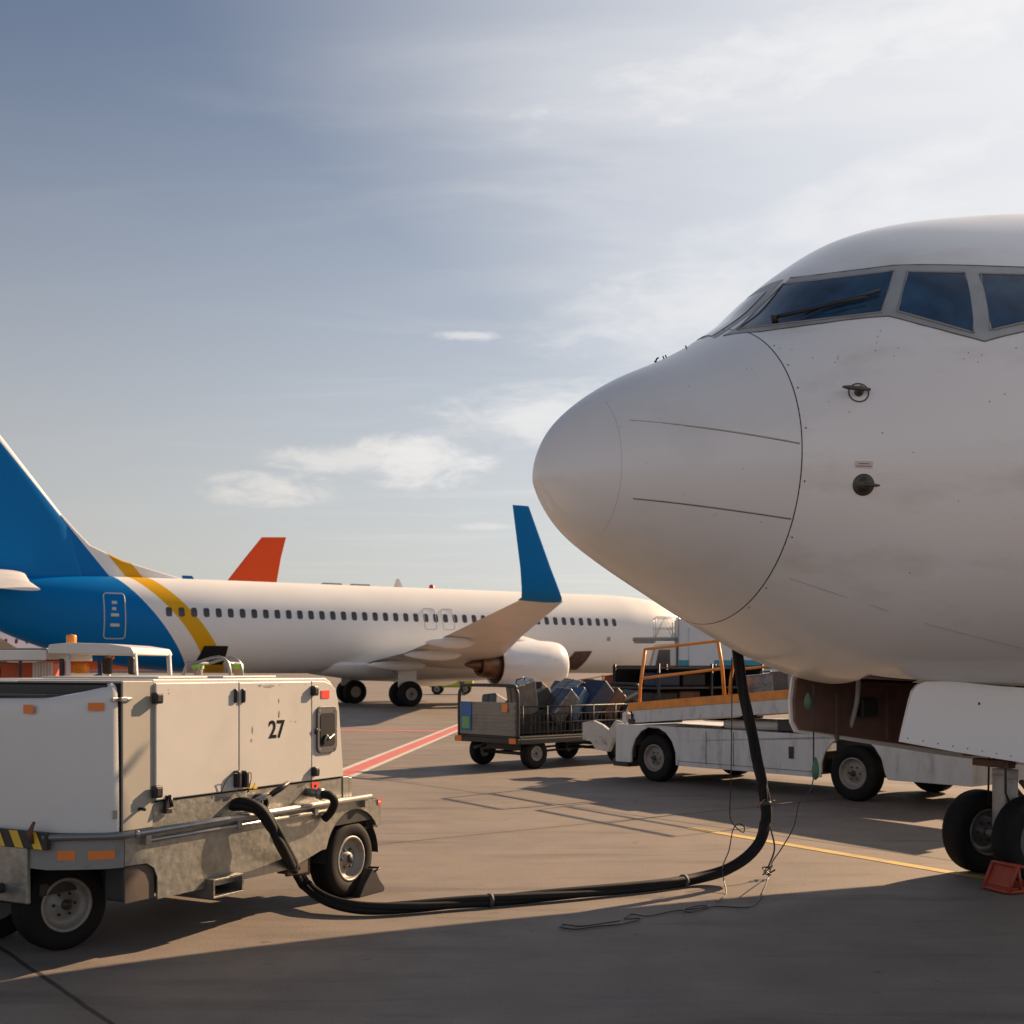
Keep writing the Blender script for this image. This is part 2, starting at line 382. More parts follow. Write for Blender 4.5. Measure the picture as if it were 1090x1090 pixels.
L.new(tot, mxs.inputs[0]); L.new(bg.outputs[0], mxs.inputs[1]); L.new(bgc.outputs[0], mxs.inputs[2]); bcl = N.new('ShaderNodeBackground'); bcl.inputs[1].default_value = .53
cc = N.new('ShaderNodeMix'); cc.data_type = 'RGBA'; L.new(ramp(sundot, .35, .8), cc.inputs[0]); cc.inputs[6].default_value = (.86, .79, .72, 1); cc.inputs[7].default_value = (1.0, .98, .96, 1); L.new(cc.outputs[2], bcl.inputs[0])
mx2 = N.new('ShaderNodeMixShader'); L.new(wm('MULTIPLY', clouds, .85), mx2.inputs[0]); L.new(mxs.outputs[0], mx2.inputs[1]); L.new(bcl.outputs[0], mx2.inputs[2]); mxs = mx2
# unseen bright band added low behind the camera to lift the shaded hull
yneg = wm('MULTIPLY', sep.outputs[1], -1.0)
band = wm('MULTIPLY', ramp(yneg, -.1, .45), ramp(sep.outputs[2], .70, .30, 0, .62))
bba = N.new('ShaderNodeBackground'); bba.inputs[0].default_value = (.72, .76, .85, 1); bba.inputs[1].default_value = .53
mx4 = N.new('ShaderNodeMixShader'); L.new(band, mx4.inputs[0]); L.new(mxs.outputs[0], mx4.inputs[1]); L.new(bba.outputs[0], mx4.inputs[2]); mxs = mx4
# unseen sky overhead is darkened by hand to cut the fill light
dim = wm('MULTIPLY', ramp(sep.outputs[2], .50, .85, 1, .90), ramp(sundot, -.7, .15, 1, 1))
blk = N.new('ShaderNodeBackground'); blk.inputs[0].default_value = (.02, .04, .09, 1); blk.inputs[1].default_value = .5
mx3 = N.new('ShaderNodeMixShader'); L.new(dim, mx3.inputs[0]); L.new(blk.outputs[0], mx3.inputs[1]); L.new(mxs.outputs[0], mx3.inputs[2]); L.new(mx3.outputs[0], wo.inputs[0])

sl = bpy.data.lights.new('sun', 'SUN'); sl.energy = SUN_STR; sl.angle = R(.6); sl.color = (1.0, .70, .435)
so = bpy.data.objects.new('sun', sl); C.objects.link(so); so.rotation_euler = sd.to_track_quat('Z', 'Y').to_euler()
scene.view_settings.view_transform = 'Standard'; scene.view_settings.look = 'None'; scene.view_settings.exposure = EXPO; scene.view_settings.gamma = 1

def concrete():
    m = bpy.data.materials.new('apron_concrete'); m.use_nodes = True; nt = m.node_tree; N = nt.nodes; L = nt.links; b = N['Principled BSDF']
    tc = N.new('ShaderNodeTexCoord'); mp = N.new('ShaderNodeMapping'); mp.inputs['Rotation'].default_value = (0, 0, R(-53.3)); 
    # lengths along the slab axes a=(.60,-.80) and b=(.80,.60)
    L.new(tc.outputs['Object'], mp.inputs[0])
    dots = []
    for vec, ph in (((.598, -.802, 0), 10.2), ((.802, .598, 0), -1.95)):
        d = N.new('ShaderNodeVectorMath'); d.operation = 'DOT_PRODUCT'; L.new(tc.outputs['Object'], d.inputs[0]); d.inputs[1].default_value = vec
        a = N.new('ShaderNodeMath'); a.operation = 'ADD'; L.new(d.outputs['Value'], a.inputs[0]); a.inputs[1].default_value = ph+608
        dots.append(a.outputs[0])
    def M(op, a, b=None, clamp=False):
        n = N.new('ShaderNodeMath'); n.operation = op; n.use_clamp = clamp
        for i, x in enumerate((a, b)):
            if x is None: continue
            if hasattr(x, 'links'): L.new(x, n.inputs[i])
            else: n.inputs[i].default_value = x
        return n.outputs[0]
    def mr(x, a, b_, lo=0, hi=1):
        n = N.new('ShaderNodeMapRange'); L.new(x, n.inputs[0]); n.inputs[1].default_value = a; n.inputs[2].default_value = b_; n.inputs[3].default_value = lo; n.inputs[4].default_value = hi; return n.outputs[0]
    wob = N.new('ShaderNodeTexNoise'); wob.inputs['Scale'].default_value = 2.5; L.new(tc.outputs['Object'], wob.inputs['Vector'])
    wv = M('MULTIPLY', M('SUBTRACT', wob.outputs[0], .5), .018)
    js = []; cells = []
    for d in dots:
        dd = M('ADD', d, wv); w = M('PINGPONG', dd, 3.8); js.append(w); cells.append(M('FLOOR', M('DIVIDE', d, 7.6)))
    j = M('MINIMUM', js[0], js[1]); joint = mr(j, .008, .022, 1, 0); jsoft = mr(j, .0, .22, 1, 0)
    cv = N.new('ShaderNodeCombineXYZ'); L.new(cells[0], cv.inputs[0]); L.new(cells[1], cv.inputs[1])
    wn = N.new('ShaderNodeTexWhiteNoise'); L.new(cv.outputs[0], wn.inputs['Vector'])
    def noise(sc, det=6, rough=.6, vec=None):
        n = N.new('ShaderNodeTexNoise'); n.inputs['Scale'].default_value = sc; n.inputs['Detail'].default_value = det; n.inputs['Roughness'].default_value = rough; L.new(vec or tc.outputs['Object'], n.inputs['Vector']); return n.outputs[0]
    sm = N.new('ShaderNodeMapping'); sm.inputs['Rotation'].default_value = (0, 0, R(-25)); sm.inputs['Scale'].default_value = (.35, 2.2, 1); L.new(tc.outputs['Object'], sm.inputs[0])
    big = mr(noise(.35), .3, .7, .86, 1.12); mid = mr(noise(2.2, 8), .3, .7, .90, 1.08); fine = mr(noise(60, 4, .7), .3, .7, .84, 1.15); streak = mr(noise(1.1, 7, .6, sm.outputs[0]), .52, .74, 0, .42)
    spots = mr(noise(5.5, 4, .55), .66, .76, 0, .5)
    tone = M('MULTIPLY', M('MULTIPLY', big, mid), M('MULTIPLY', fine, mr(wn.outputs['Value'], 0, 1, .92, 1.06)))
    tone = M('MULTIPLY', tone, M('SUBTRACT', 1.0, streak)); tone = M('MULTIPLY', tone, M('SUBTRACT', 1.0, spots))
    tone = M('MULTIPLY', tone, M('SUBTRACT', 1.0, M('MULTIPLY', joint, .75))); tone = M('MULTIPLY', tone, M('SUBTRACT', 1.0, M('MULTIPLY', jsoft, .10)))
    mx = N.new('ShaderNodeMix'); mx.data_type = 'RGBA'; mx.blend_type = 'MULTIPLY'; mx.inputs[0].default_value = 1; mx.inputs[6].default_value = (.198, .164, .137, 1); L.new(tone, mx.inputs[7]); L.new(mx.outputs[2], b.inputs['Base Color'])
    L.new(mr(noise(1.5), .3, .7, .62, .85), b.inputs['Roughness']); b.inputs['Specular IOR Level'].default_value = .35
    bp = N.new('ShaderNodeBump'); bp.inputs['Strength'].default_value = .35; bp.inputs['Distance'].default_value = .01
    L.new(M('SUBTRACT', noise(35, 6, .7), M('MULTIPLY', joint, 1.5)), bp.inputs['Height']); L.new(bp.outputs[0], b.inputs['Normal'])
    return m
g = MB(); g.add([(-2500, -600, 0), (2500, -600, 0), (2500, 4500, 0), (-2500, 4500, 0)], [[0, 1, 2, 3]])
tag(g.build('ground', concrete()), kind='structure')
WORN_W = mat('worn_white_marking', (.50, .47, .43), .7, var=.1, vscale=3, dirt=(.25, .22, .19), dirt_amt=.8, dscale=6)
WORN_R = mat('worn_red_marking', (.50, .12, .10), .7, var=.1, vscale=3, dirt=(.3, .16, .13), dirt_amt=.5, dscale=5)
WORN_Y = mat('worn_yellow_marking', (.52, .36, .10), .7, var=.1, vscale=3, dirt=(.26, .22, .17), dirt_amt=.9, dscale=7)
def stripe(mb, p, q, w, off=0, z=.004):
    p = Vector(p).to_2d(); q = Vector(q).to_2d(); d = (q-p).normalized(); n = Vector((-d.y, d.x)); p = p+n*off; q = q+n*off
    vs = [p+n*w/2, p-n*w/2, q-n*w/2, q+n*w/2]; mb.add([(v.x, v.y, z) for v in vs], [[0, 1, 2, 3]])
pa = ground_pt(369, 823); pb = ground_pt(481, 777); d_ = (pb-pa).normalized(); pa2 = pa-d_*3; pb2 = pb+d_*60
m = MB(); stripe(m, pa2, pb2, .30); tag(m.build('red_line_marking', WORN_R), kind='structure')
m = MB(); stripe(m, pa2, pb2, .11, .205); stripe(m, pa2, pb2, .11, -.205); tag(m.build('white_edge_marking', WORN_W), kind='structure')
m = MB(); stripe(m, ground_pt(300, 776.5), ground_pt(560, 779), .5, z=.003); tag(m.build('cross_line_marking', WORN_R), kind='structure')
m = MB(); stripe(m, ground_pt(735, 881.5), ground_pt(1030, 932), .13); stripe(m, ground_pt(1030, 932), ground_pt(1400, 994), .13); tag(m.build('yellow_line_marking', WORN_Y), kind='structure')

# ------------------------------------------------------------------ livery
def livery():
    m = bpy.data.materials.new('blue_white_livery'); m.use_nodes = True; nt = m.node_tree; N = nt.nodes; L = nt.links; b = N['Principled BSDF']
    b.inputs['Roughness'].default_value = .45; b.inputs['Specular IOR Level'].default_value = .12
    tc = N.new('ShaderNodeTexCoord'); sp = N.new('ShaderNodeSeparateXYZ'); L.new(tc.outputs['Object'], sp.inputs[0])
    def M(op, a, b=None):
        n = N.new('ShaderNodeMath'); n.operation = op
        for i, x in enumerate((a, b)):
            if x is None: continue
            if hasattr(x, 'links'): L.new(x, n.inputs[i])
            else: n.inputs[i].default_value = x
        return n.outputs[0]
    z = M('SUBTRACT', sp.outputs[2], 1.7); z2 = M('MULTIPLY', M('MULTIPLY', z, z), z); s = sp.outputs[0]; lin = lambda c, k, q: M('ADD', M('ADD', M('MULTIPLY', z, k), M('MULTIPLY', z2, q)), c)
    blue = M('GREATER_THAN', s, lin(28.8, .64, .009))
    y0 = M('GREATER_THAN', s, lin(27.2, .62, .014)); y1 = M('LESS_THAN', s, lin(28.0, .62, .014)); yel = M('MULTIPLY', y0, y1)
    nz = N.new('ShaderNodeTexNoise'); nz.inputs['Scale'].default_value = .7; nz.inputs['Detail'].default_value = 6; L.new(tc.outputs['Object'], nz.inputs['Vector'])
    w = N.new('ShaderNodeMix'); w.data_type = 'RGBA'; L.new(nz.outputs[0], w.inputs[0]); w.inputs[6].default_value = (.80, .79, .77, 1); w.inputs[7].default_value = (.70, .69, .66, 1)
    m1 = N.new('ShaderNodeMix'); m1.data_type = 'RGBA'; L.new(yel, m1.inputs[0]); L.new(w.outputs[2], m1.inputs[6]); m1.inputs[7].default_value = (.68, .36, .01, 1)
    m2 = N.new('ShaderNodeMix'); m2.data_type = 'RGBA'; L.new(blue, m2.inputs[0]); L.new(m1.outputs[2], m2.inputs[6]); m2.inputs[7].default_value = (.0, .15, .43, 1)
    L.new(m2.outputs[2], b.inputs['Base Color']); return m
LIVERY = livery()

def engine(parent, s0, y, zc, paint, r=1.02):
    e = MB(); e.lathe([(r*.78, .55), (r*.80, .12), (r*.86, .02), (r*.92, 0), (r*.98, .10), (r*1.04, .5), (r*1.07, 1.2), (r*1.05, 2.0), (r*.98, 2.8), (r*.90, 3.35), (r*.87, 3.4), (r*.84, 3.3)], axis='x', n=40)
    o = e.build('engine', paint, parent); o.location = (s0, y, zc)
    e = MB(); e.lathe([(r*.62, 3.2), (r*.63, 3.6), (r*.50, 4.15), (r*.46, 4.2), (r*.36, 4.1)], axis='x', n=32); e.lathe([(r*.30, 3.7), (r*.28, 4.2), (.06, 4.85), (.001, 4.9)], axis='x', n=24)
    e.lathe([(r*.845, 3.2), (r*.60, 3.1)], axis='x', n=32); e.build('exhaust_nozzle', BRONZE, o)
    e = MB(); e.lathe([(r*.79, .5), (.001, .5)], axis='x', n=32); e.build('fan', DARK, o)
    e = MB(); e.lathe([(.26, .5), (.16, .25), (.001, .12)], axis='x', n=20); e.build('spinner', GREY, o)
    e = MB(); pts = []
    for x, zt, zb in ((1.0, r*1.05, r*.9), (2.2, r*1.32, r*.6), (3.4, r*1.45, .3), (4.6, r*1.42, .55), (5.6, r*1.3, .9)):
        pts.append([Vector((x, s_*k*.20, z)) for s_, k, z in ((1, .2, zt), (1, 1, zt*.8), (1, 1, zb), (-1, 1, zb), (-1, 1, zt*.8), (-1, .2, zt))])
    e.grid(pts, True, True); e.build('pylon', paint, o)
    return o
def main_gear(parent, s, y, strutmat):
    g = MB(); g.tube([(s, y, .55), (s, y*.92, 1.9)], [.09, .12]); g.tube([(s, y-.45, .56), (s, y+.45, .56)], .06)
    g.tube([(s, y, 1.0), (s-.5, y*.85, 1.8)], .05); g.tube([(s, y*.97, .8), (s+.05, y*.55, 1.7)], .05); g.build('main_gear_leg', strutmat, parent)
    d = MB(); d.box((s-.45, y+math.copysign(.16, y), .85), (s+.45, y+math.copysign(.19, y), 1.8), .01); d.build('gear_leg_door', WHITE, parent)
    for dy in (-.42, .42): wheel(parent, s, y+dy, .56, .38, .27, 'main_wheel', side=1 if y > 0 else -1)
def wings(parent, paint, winglet, both=(1, -1)):
    for sg in both:
        w = MB(); secs = [(12.6, .9, 1.85, 7.9, 1), (14.1, 1.9, 1.95, 6.9, 1), (16.2, 5.6, 2.32, 4.9, .95), (18.4, 10.5, 2.97, 3.3, .9), (20.75, 16.75, 3.95, 1.75, .8)]
        wing_loft(w, [(a, sg*b, c, d, e) for a, b, c, d, e in secs]); o = w.build('wing', WINGG, parent)
        w = MB(); wing_loft(w, [(21.3, 0, 0, 1.75, .8), (21.6, sg*.35, .10, 1.6, .8), (22.0, sg*.62, .42, 1.42, .8), (22.5, sg*.78, 1.1, 1.15, .8), (23.4, sg*.98, 2.75, .55, .8)], vertical=False)
        k = MB(); af = aerofoil(th=.08); pts = []
        for a, b, z, ch, nrm in [(20.8, 0, 0, 1.75, (0, 1)), (21.0, .34, .08, 1.62, (-.3, .95)), (21.3, .60, .36, 1.48, (-.8, .6)), (21.7, .74, 1.0, 1.22, (-.97, .22)), (22.75, .98, 3.0, .62, (-.98, .15))]:
            pts.append([Vector((a+p*ch, sg*(16.73+b)+sg*nrm[0]*q_*ch, 3.95+z+nrm[1]*q_*ch)) for p, q_ in af])
        k.grid(pts, True, True); k.add(pts[-1], [list(range(len(af)))]); k.build('winglet', winglet, o)
        f = MB()
        for yy, s0, zz, ln in ((3.4, 18.9, 1.86, 2.9), (6.9, 19.1, 2.28, 2.7), (10.2, 20.4, 2.72, 2.2)):
            f.lathe([(.001, 0), (.13, .3), (.2, .9), (.19, 1.6), (.10, 2.4), (.001, 2.8)], axis='x', n=12, M=Matrix.Translation((s0, sg*yy, zz-.05)) @ Matrix.Diagonal((ln/2.8, .8, 1.2, 1)))
        f.build_each('flap_track_fairing', WINGG, o)
def fairing(parent, paint):
    f = MB(); pts = []
    for x, w_, h_ in ((11.6, .4, .05), (12.6, 1.6, .28), (14.5, 2.05, .38), (18, 2.12, .42), (20.5, 1.9, .34), (22.3, 1.2, .12), (23.0, .3, .02)):
        pts.append([Vector((x, w_*math.cos(a), 1.95+(.0 if math.sin(a) > 0 else math.sin(a)*(.49+h_)))) for a in [2*math.pi*k/32 for k in range(32)]])
    f.grid(pts, True, True); f.build('wing_fairing', paint, parent)
def fin(parent, m, edge=None):
    f = MB(); wing_loft(f, [(32.6, 0, 5.0, 5.9, .9), (33.25, 0, 7.4, 4.95, .9), (35.9, 0, 10.8, 2.9, .9), (37.2, 0, 12.4, 2.0, .9)], th=.10, vertical=True); o = f.build('tail_fin', m, parent)
    return o
def tailplanes(parent, m, secs, both=(1, -1)):
    for sg in both:
        t = MB(); wing_loft(t, [(a, sg*b, c, d, e) for a, b, c, d, e in secs]); t.build('tailplane', m, parent)

# ------------------------------------------------------------------ the near airliner
NEAR_ANG = R(22.06); NEAR = Vector((.1615, 8.3685, 0))
near = thing('airliner', 'huge plain white airliner nose at right with cable plugged into its belly', 'airliner', NEAR, NEAR_ANG)
WELL = (2.45, 5.3, .43)
skipwell = lambda m: WELL[0] < m.x < WELL[1] and abs(m.y) < WELL[2] and m.z < 2.2
h = hull_mesh(MB(), 1.352, 38.0, 260, 128, skipwell); h.build('fuselage', HULL, near)
h = hull_mesh(MB(), 1e-5, 1.345, 90, 128); o = h.build('radome', RADOME, near)
# seam between radome and fuselage: a shallow dark groove
sm_ = MB(); a, t, b, c = sec([1.3485]*1)
ring = [hull(1.3485, d, -.006) for d in range(0, 360, 3)]
sm_.tube(ring, .0075, 6, closed=True); sm_.build('radome_seam', LINE, near)
for s0, s1, z0_, z1_ in ((.442, 1.335, 3.33, 3.135), (.452, 1.338, 2.815, 2.665)):
    for sg in (-1, 1):
        pth = [hull_z(s0+(s1-s0)*k/16, z0_+(z1_-z0_)*k/16, sg, .0005) for k in range(17)]
        s_ = MB(); s_.tube(pth, .0034, 6); o2 = s_.build('lightning_strip', STRAP, o)
        s_ = MB(); s_.tube([p-Vector((0, 0, .006)) for p in pth], .0018, 4); s_.build('strip_edge', LINE, o2)
nt_ = MB(); nt_.tube([hull(.376, d, -.0022) for d in range(-60, 60, 4)], .003, 5); nt_.build('tip_seam', mat('faint_seam', (.3, .28, .26), .6), o)
lap = [(1.462, -44.7), (1.775, -44.6), (2.111, -45.2), (2.486, -47.4), (2.755, -49.3), (3.05, -51.7), (3.368, -54.4), (4.2, -58)]
s_ = MB(); s_.tube([hull(a_, b_, .0) for a_, b_ in lap], .0035, 5); s_.build('skin_seam', STRAP, near)
# rivets and screws
rv = MB(); rnd = random.Random(3)
def dot(s0, d0, r=.006):
    P = hull(s0, d0, .0015); n = (hull(s0, d0, .05)-P).normalized(); q = n.to_track_quat('Z', 'Y').to_matrix().to_4x4()
    r *= .72; rv.lathe([(r, 0), (r*.9, .0015), (.001, .002)], axis='z', n=8, M=Matrix.Translation(P) @ q)
for d0 in (23.2, 7.4, -10.8, -30.1, -51.9, 34, 46, -64): dot(1.375, d0, .008)
for a_, b_ in [(1.389, 43.26), (1.444, 40.32), (1.523, 33.15), (1.654, 28.82), (1.949, 31.56), (1.879, 26.38), (2.412, 18.21), (2.537, 18.52), (1.63, 28), (1.66, 29.6), (1.9, 28.5), (1.92, 30), (2.45, 19.5), (2.5, 17)]: dot(a_, b_, .005)
for k in range(26): dot(2.06+.018*k, 36.6-.25*k-.9, .0025)
for k in range(34): dot(1.4+.62*k/33, 58.2-22.2*k/33-2.2, .0025)
for k in range(22): dot(1.5+rnd.random()*2.2, -35+rnd.random()*60, .0035+.003*rnd.random())
for k in range(12): dot(.3+rnd.random()*1.0, -30+rnd.random()*70, .004)
rv.build_each('screw_head', LINE, near)
lab = MB(); lab.grid(coons([(1.665, -6.3), (1.775, -6.5)], [(1.665, -4.3), (1.775, -4.5)], 4, 3, .002)); lab.build('placard', mat('placard_white', (.60, .57, .54), .5), near)
lab = MB()
for k, (u0, u1) in enumerate(((1.69, 1.75), (1.675, 1.765))): lab.grid(coons([(u0, -5.2-k*.7), (u1, -5.3-k*.7)], [(u0, -4.95-k*.7), (u1, -5.05-k*.7)], 3, 1, .003))
lab.build('placard_text', mat('placard_red', (.35, .08, .06), .5), near)
# cockpit windows
w1b = [(1.348, 69.1), (1.448, 59.3), (1.571, 51.98), (1.701, 45.53), (1.844, 40.38), (2.004, 36.81)]
w1t = [(1.80, 75.0), (1.802, 73.6), (1.861, 63.65), (1.962, 56.7), (2.089, 51.89), (2.233, 48.28)]
w1t[0] = (1.80, 76.5)
w2b = [(2.096, 35.1), (2.226, 30.51), (2.367, 26.82), (2.519, 23.88)]; w2t = [(2.298, 46.05), (2.408, 43.77), (2.525, 42.05), (2.649, 40.69)]
w3b = [(2.64, 24.0), (2.763, 24.44), (2.889, 24.96), (3.05, 25.8)]; w3t = [(2.747, 39.61), (2.897, 38.57), (3.054, 37.77), (3.20, 37.3)]
fb = [(1.265, 71.0), (1.39, 57.87), (1.536, 50.63), (1.688, 44.08), (1.852, 38.83), (2.035, 35.4-.6), (2.199, 29.74-.6), (2.381, 25.44-.6), (2.578, 22.18-.6), (2.722, 22.3), (2.872, 22.9), (3.12, 23.9)]
ft = [(1.862, 77.0), (1.859, 74.48), (1.912, 65.21), (2.005, 58.81), (2.121, 54.15), (2.252, 50.62), (2.393, 46.85+.5), (2.553, 44.29+.5), (2.725, 42.47+.4), (2.901, 40.96+.4), (3.086, 39.82+.4), (3.30, 39.4)]
def far_side(E): return [(s, 180-d) for s, d in E]
def cockpit(parent, frame=True):
    for side in (0, 1):
        fs = (lambda E: far_side(E)) if side else (lambda E: E)
        b1, t1, b2, t2 = list(w1b), list(w1t), list(fb), list(ft)
        if side:      # the far windscreen starts just past the centre post
            b1[0] = (1.262, 101.5); t1[0] = (1.76, 97.0); b1[1] = (1.36, 84); t1[1] = (1.79, 84); b2[0] = (1.235, 106); t2[0] = (1.855, 100)
        m = MB(); m.grid(coons(fs(b2), fs(t2), 44, 14, .003)); fr = m.build('windscreen_frame', WFRAME, parent)
        if side == 0 and frame:
            e = MB()
            for E in (fs(b2), fs(t2)): e.tube([hull(a_, b_, .003) for a_, b_ in E], .0045, 6)
            e.build('frame_edge', mat('frame_edge_dark', (.12, .115, .11), .5), fr)
        for B_, T_, nm in ((b1, t1, 'windscreen'), (w2b, w2t, 'side_window'), (w3b, w3t, 'side_window')):
            B_, T_ = fs(B_), fs(T_)
            m = MB(); m.grid(coons(B_, T_, 24, 12, .006)); gl = m.build(nm, GLASS, parent)
            if frame and side == 0:
                rim_ = [hull(a_, b_, .007) for a_, b_ in B_]+[hull(a_, b_, .007) for a_, b_ in T_[::-1]]
                dense = []
                for i in range(len(rim_)):
                    p, q = rim_[i], rim_[(i+1) % len(rim_)]; dense += [p.lerp(q, k/4) for k in range(4)]
                m = MB(); m.tube(dense, .0075, 6, closed=True); m.build('window_seal', mat('window_seal', (.30, .29, .27), .45, metal=.4), gl)
cockpit(near)
# wipers, probes
w = MB(); P0 = [hull(a_, b_, .045) for a_, b_ in ((1.50, 58.0), (1.645, 51.6), (1.8, 46.4), (1.96, 42.4))]
w.tube(P0, [.014, .013, .011, .009], 8); w.tube([hull(1.64, 51.4, .03), hull(1.76, 49.0, .03), hull(1.92, 44.6, .03), hull(2.06, 43.0, .03)], .012, 6)
w.tube([hull(1.50, 58, .06), hull(1.50, 58, 0)], .022, 10); w.build('wiper', BLACK, near)
w = MB(); w.tube([hull(a_, 180-b_, .02) for a_, b_ in ((1.50, 58.0), (1.645, 51.6), (1.8, 46.4), (1.96, 42.4))], .013, 8); w.build('wiper', BLACK, near)
w = MB()
for s0, d0 in ((.98, 88), (1.05, 93), (1.12, 84), (1.0, 97)):
    P = hull(s0, d0, 0); n = (hull(s0, d0, .05)-P)*.8; w.tube([P, P+n*.5], .005, 6)
w.tube([hull(.93, 90, .0), hull(.95, 90, .02), hull(.965, 90, .022)], .006, 6); w.build('spoiler_strip', BLACK, near)
for s0, d0, kind in ((1.715, 15.69, 0), (1.729, -11.04, 1), (1.715, 180-15.69, 0), (1.729, 180+11.04, 1)):
    P = hull(s0, d0, 0); n = (hull(s0, d0, .05)-P).normalized(); q = Matrix.Translation(P) @ n.to_track_quat('Z', 'Y').to_matrix().to_4x4()
    m = MB()
    if kind == 0:
        m.lathe([(.068, .0005), (.068, .003), (.060, .003), (.060, .0005)], axis='z', n=28, M=q); m.lathe([(.028, 0), (.026, .05), (.001, .055)], axis='z', n=16, M=q)
        base = P+n*.055; m.tube([base+Vector((.07, 0, 0)), base, base-Vector((.10, 0, 0)), base-Vector((.14, 0, 0))], [.010, .016, .014, .006], 10)
    else:
        m.lathe([(.070, .0), (.070, .004), (.058, .008), (.040, .012), (.034, .028), (.001, .03)], axis='z', n=28, M=q)
        base = P+n*.03; m.tube([base, base+Vector((.06, 0, .003)), base+Vector((.17, 0, .002))], [.016, .012, .003], 8)
    m.build('pitot_probe' if kind == 0 else 'angle_of_attack_vane', mat('probe_metal', (.10, .085, .07), .45, metal=.6, var=.2), near)
# nose gear bay, doors, strut, wheels
b_ = MB()
x0, x1, yw = WELL; zt_ = 2.35
b_.add([(x0, -yw, 1.62), (x1, -yw, 1.50), (x1, -yw, zt_), (x0, -yw, zt_), (x0, yw, 1.62), (x1, yw, 1.50), (x1, yw, zt_), (x0, yw, zt_)], [[0, 1, 2, 3], [4, 7, 6, 5], [0, 3, 7, 4], [1, 5, 6, 2], [2, 6, 7, 3]])
b_.build('gear_bay', BROWN, near, fixn=False)
def door(side, pts, skin, inner):
    y = side*.45; d = MB(); d.prism(pts, y-.012, y+.012); o = d.build('nose_gear_door', skin, near)
    i_ = MB(); cxm = sum(p[0] for p in pts)/len(pts); czm = sum(p[1] for p in pts)/len(pts)
    ins = [(cxm+(p[0]-cxm)*.975, czm+(p[1]-czm)*.90) for p in pts]
    yi = y-side*.013; i_.prism(ins, yi, yi-side*.03, bev=.006); i_.build('door_inner_panel', inner, o)
    r_ = MB()
    for k in range(5):
        sx = pts[0][0]+.35+k*.5
        r_.box((sx, yi-side*.03, 1.12), (sx+.03, yi-side*.055, 1.5), .004)
    r_.build_each('door_rib', inner, o); return o
def arc(cx, cz, r, a0, a1, n=6): return [(cx+r*math.cos(R(a0+(a1-a0)*k/n)), cz+r*math.sin(R(a0+(a1-a0)*k/n))) for k in range(n+1)]
PD = [(2.715, 1.158), (2.80, 1.46)]+[(2.825, 1.53), (2.87, 1.575), (2.95, 1.60)]+[(3.2, 1.60), (3.6, 1.565), (4.0, 1.54), (5.25, 1.52), (5.25, .80), (3.9, .968), (3.2, 1.075)]
pdo = door(-1, PD, HULL, DOORIN)
rr_ = MB()
for k in range(14):
    x_ = 2.78+.14*k; z_ = 1.158-(x_-2.715)*.16+.035
    rr_.lathe([(.006, 0), (.005, -.002), (.001, -.0025)], n=8, M=Matrix.Translation((x_, -.4625, z_)))
rr_.lathe([(.012, 0), (.010, -.002), (.001, -.0025)], n=10, M=Matrix.Translation((3.45, -.4625, 1.43)))
rr_.build_each('rivet', LINE, pdo)
SD = [(2.43, 1.19), (2.385, 1.27), (2.375, 1.45), (2.40, 1.62), (2.47, 1.70), (2.6, 1.72), (3.2, 1.68), (4.0, 1.62), (5.25, 1.60), (5.25, .80), (3.9, .968), (2.6, 1.165)]
door(1, SD, HULL, DOORIN)
gx = 4.15
g = MB(); g.tube([(gx-.02, 0, 2.2), (gx, 0, .95)], [.085, .08], 20); g.tube([(gx, 0, .98), (gx, 0, .92)], .10, 20); g.tube([(gx, 0, .95), (gx, 0, .60)], .055, 16)
g.box((gx-.075, -.075, .28), (gx+.075, .075, .84), .02); g.tube([(gx, -.33, .343), (gx, .33, .343)], .035, 14)
g.box((gx-.06, -.09, .80), (gx+.06, .09, .88), .01); g.build('nose_gear_leg', mat('gear_leg_grey', (.40, .38, .35), .45, var=.12, vscale=9, dirt=(.1, .08, .06), dirt_amt=.5, dscale=8), near)
g = MB(); g.tube([(gx-.05, .02, 1.15), (gx-.55, .05, 1.5), (gx-1.2, .06, 1.9)], .035); g.tube([(gx-.05, -.1, 1.1), (gx-.5, -.15, 1.42)], .025)
g.tube([(gx+.1, .07, .78), (gx+.26, .06, .62), (gx+.1, .05, .46)], .022); g.tube([(gx+.1, -.07, .78), (gx+.26, -.06, .62), (gx+.1, -.05, .46)], .022)
g.box((gx-.55, -.16, 1.04), (gx-.30, .1, 1.12), .01); g.box((gx-.32, -.3, 1.02), (gx-.12, .28, 1.07), .006); g.box((gx-.16, -.2, .90), (gx-.08, .2, .96), .01)
g.tube([(gx-.9, -.38, 1.16), (gx-.4, -.34, 1.08), (gx+.3, -.33, .98)], .018); g.tube([(gx-.45, .3, 1.12), (gx+.6, .3, 1.0)], .02)
g.tube([(gx-.30, -.32, 1.05), (gx-.33, -.31, .93)], [.02, .008]); g.box((gx-.75, -.40, 1.03), (gx-.6, -.33, 1.13), .01); g.build('steering_linkage', BROWN, near)
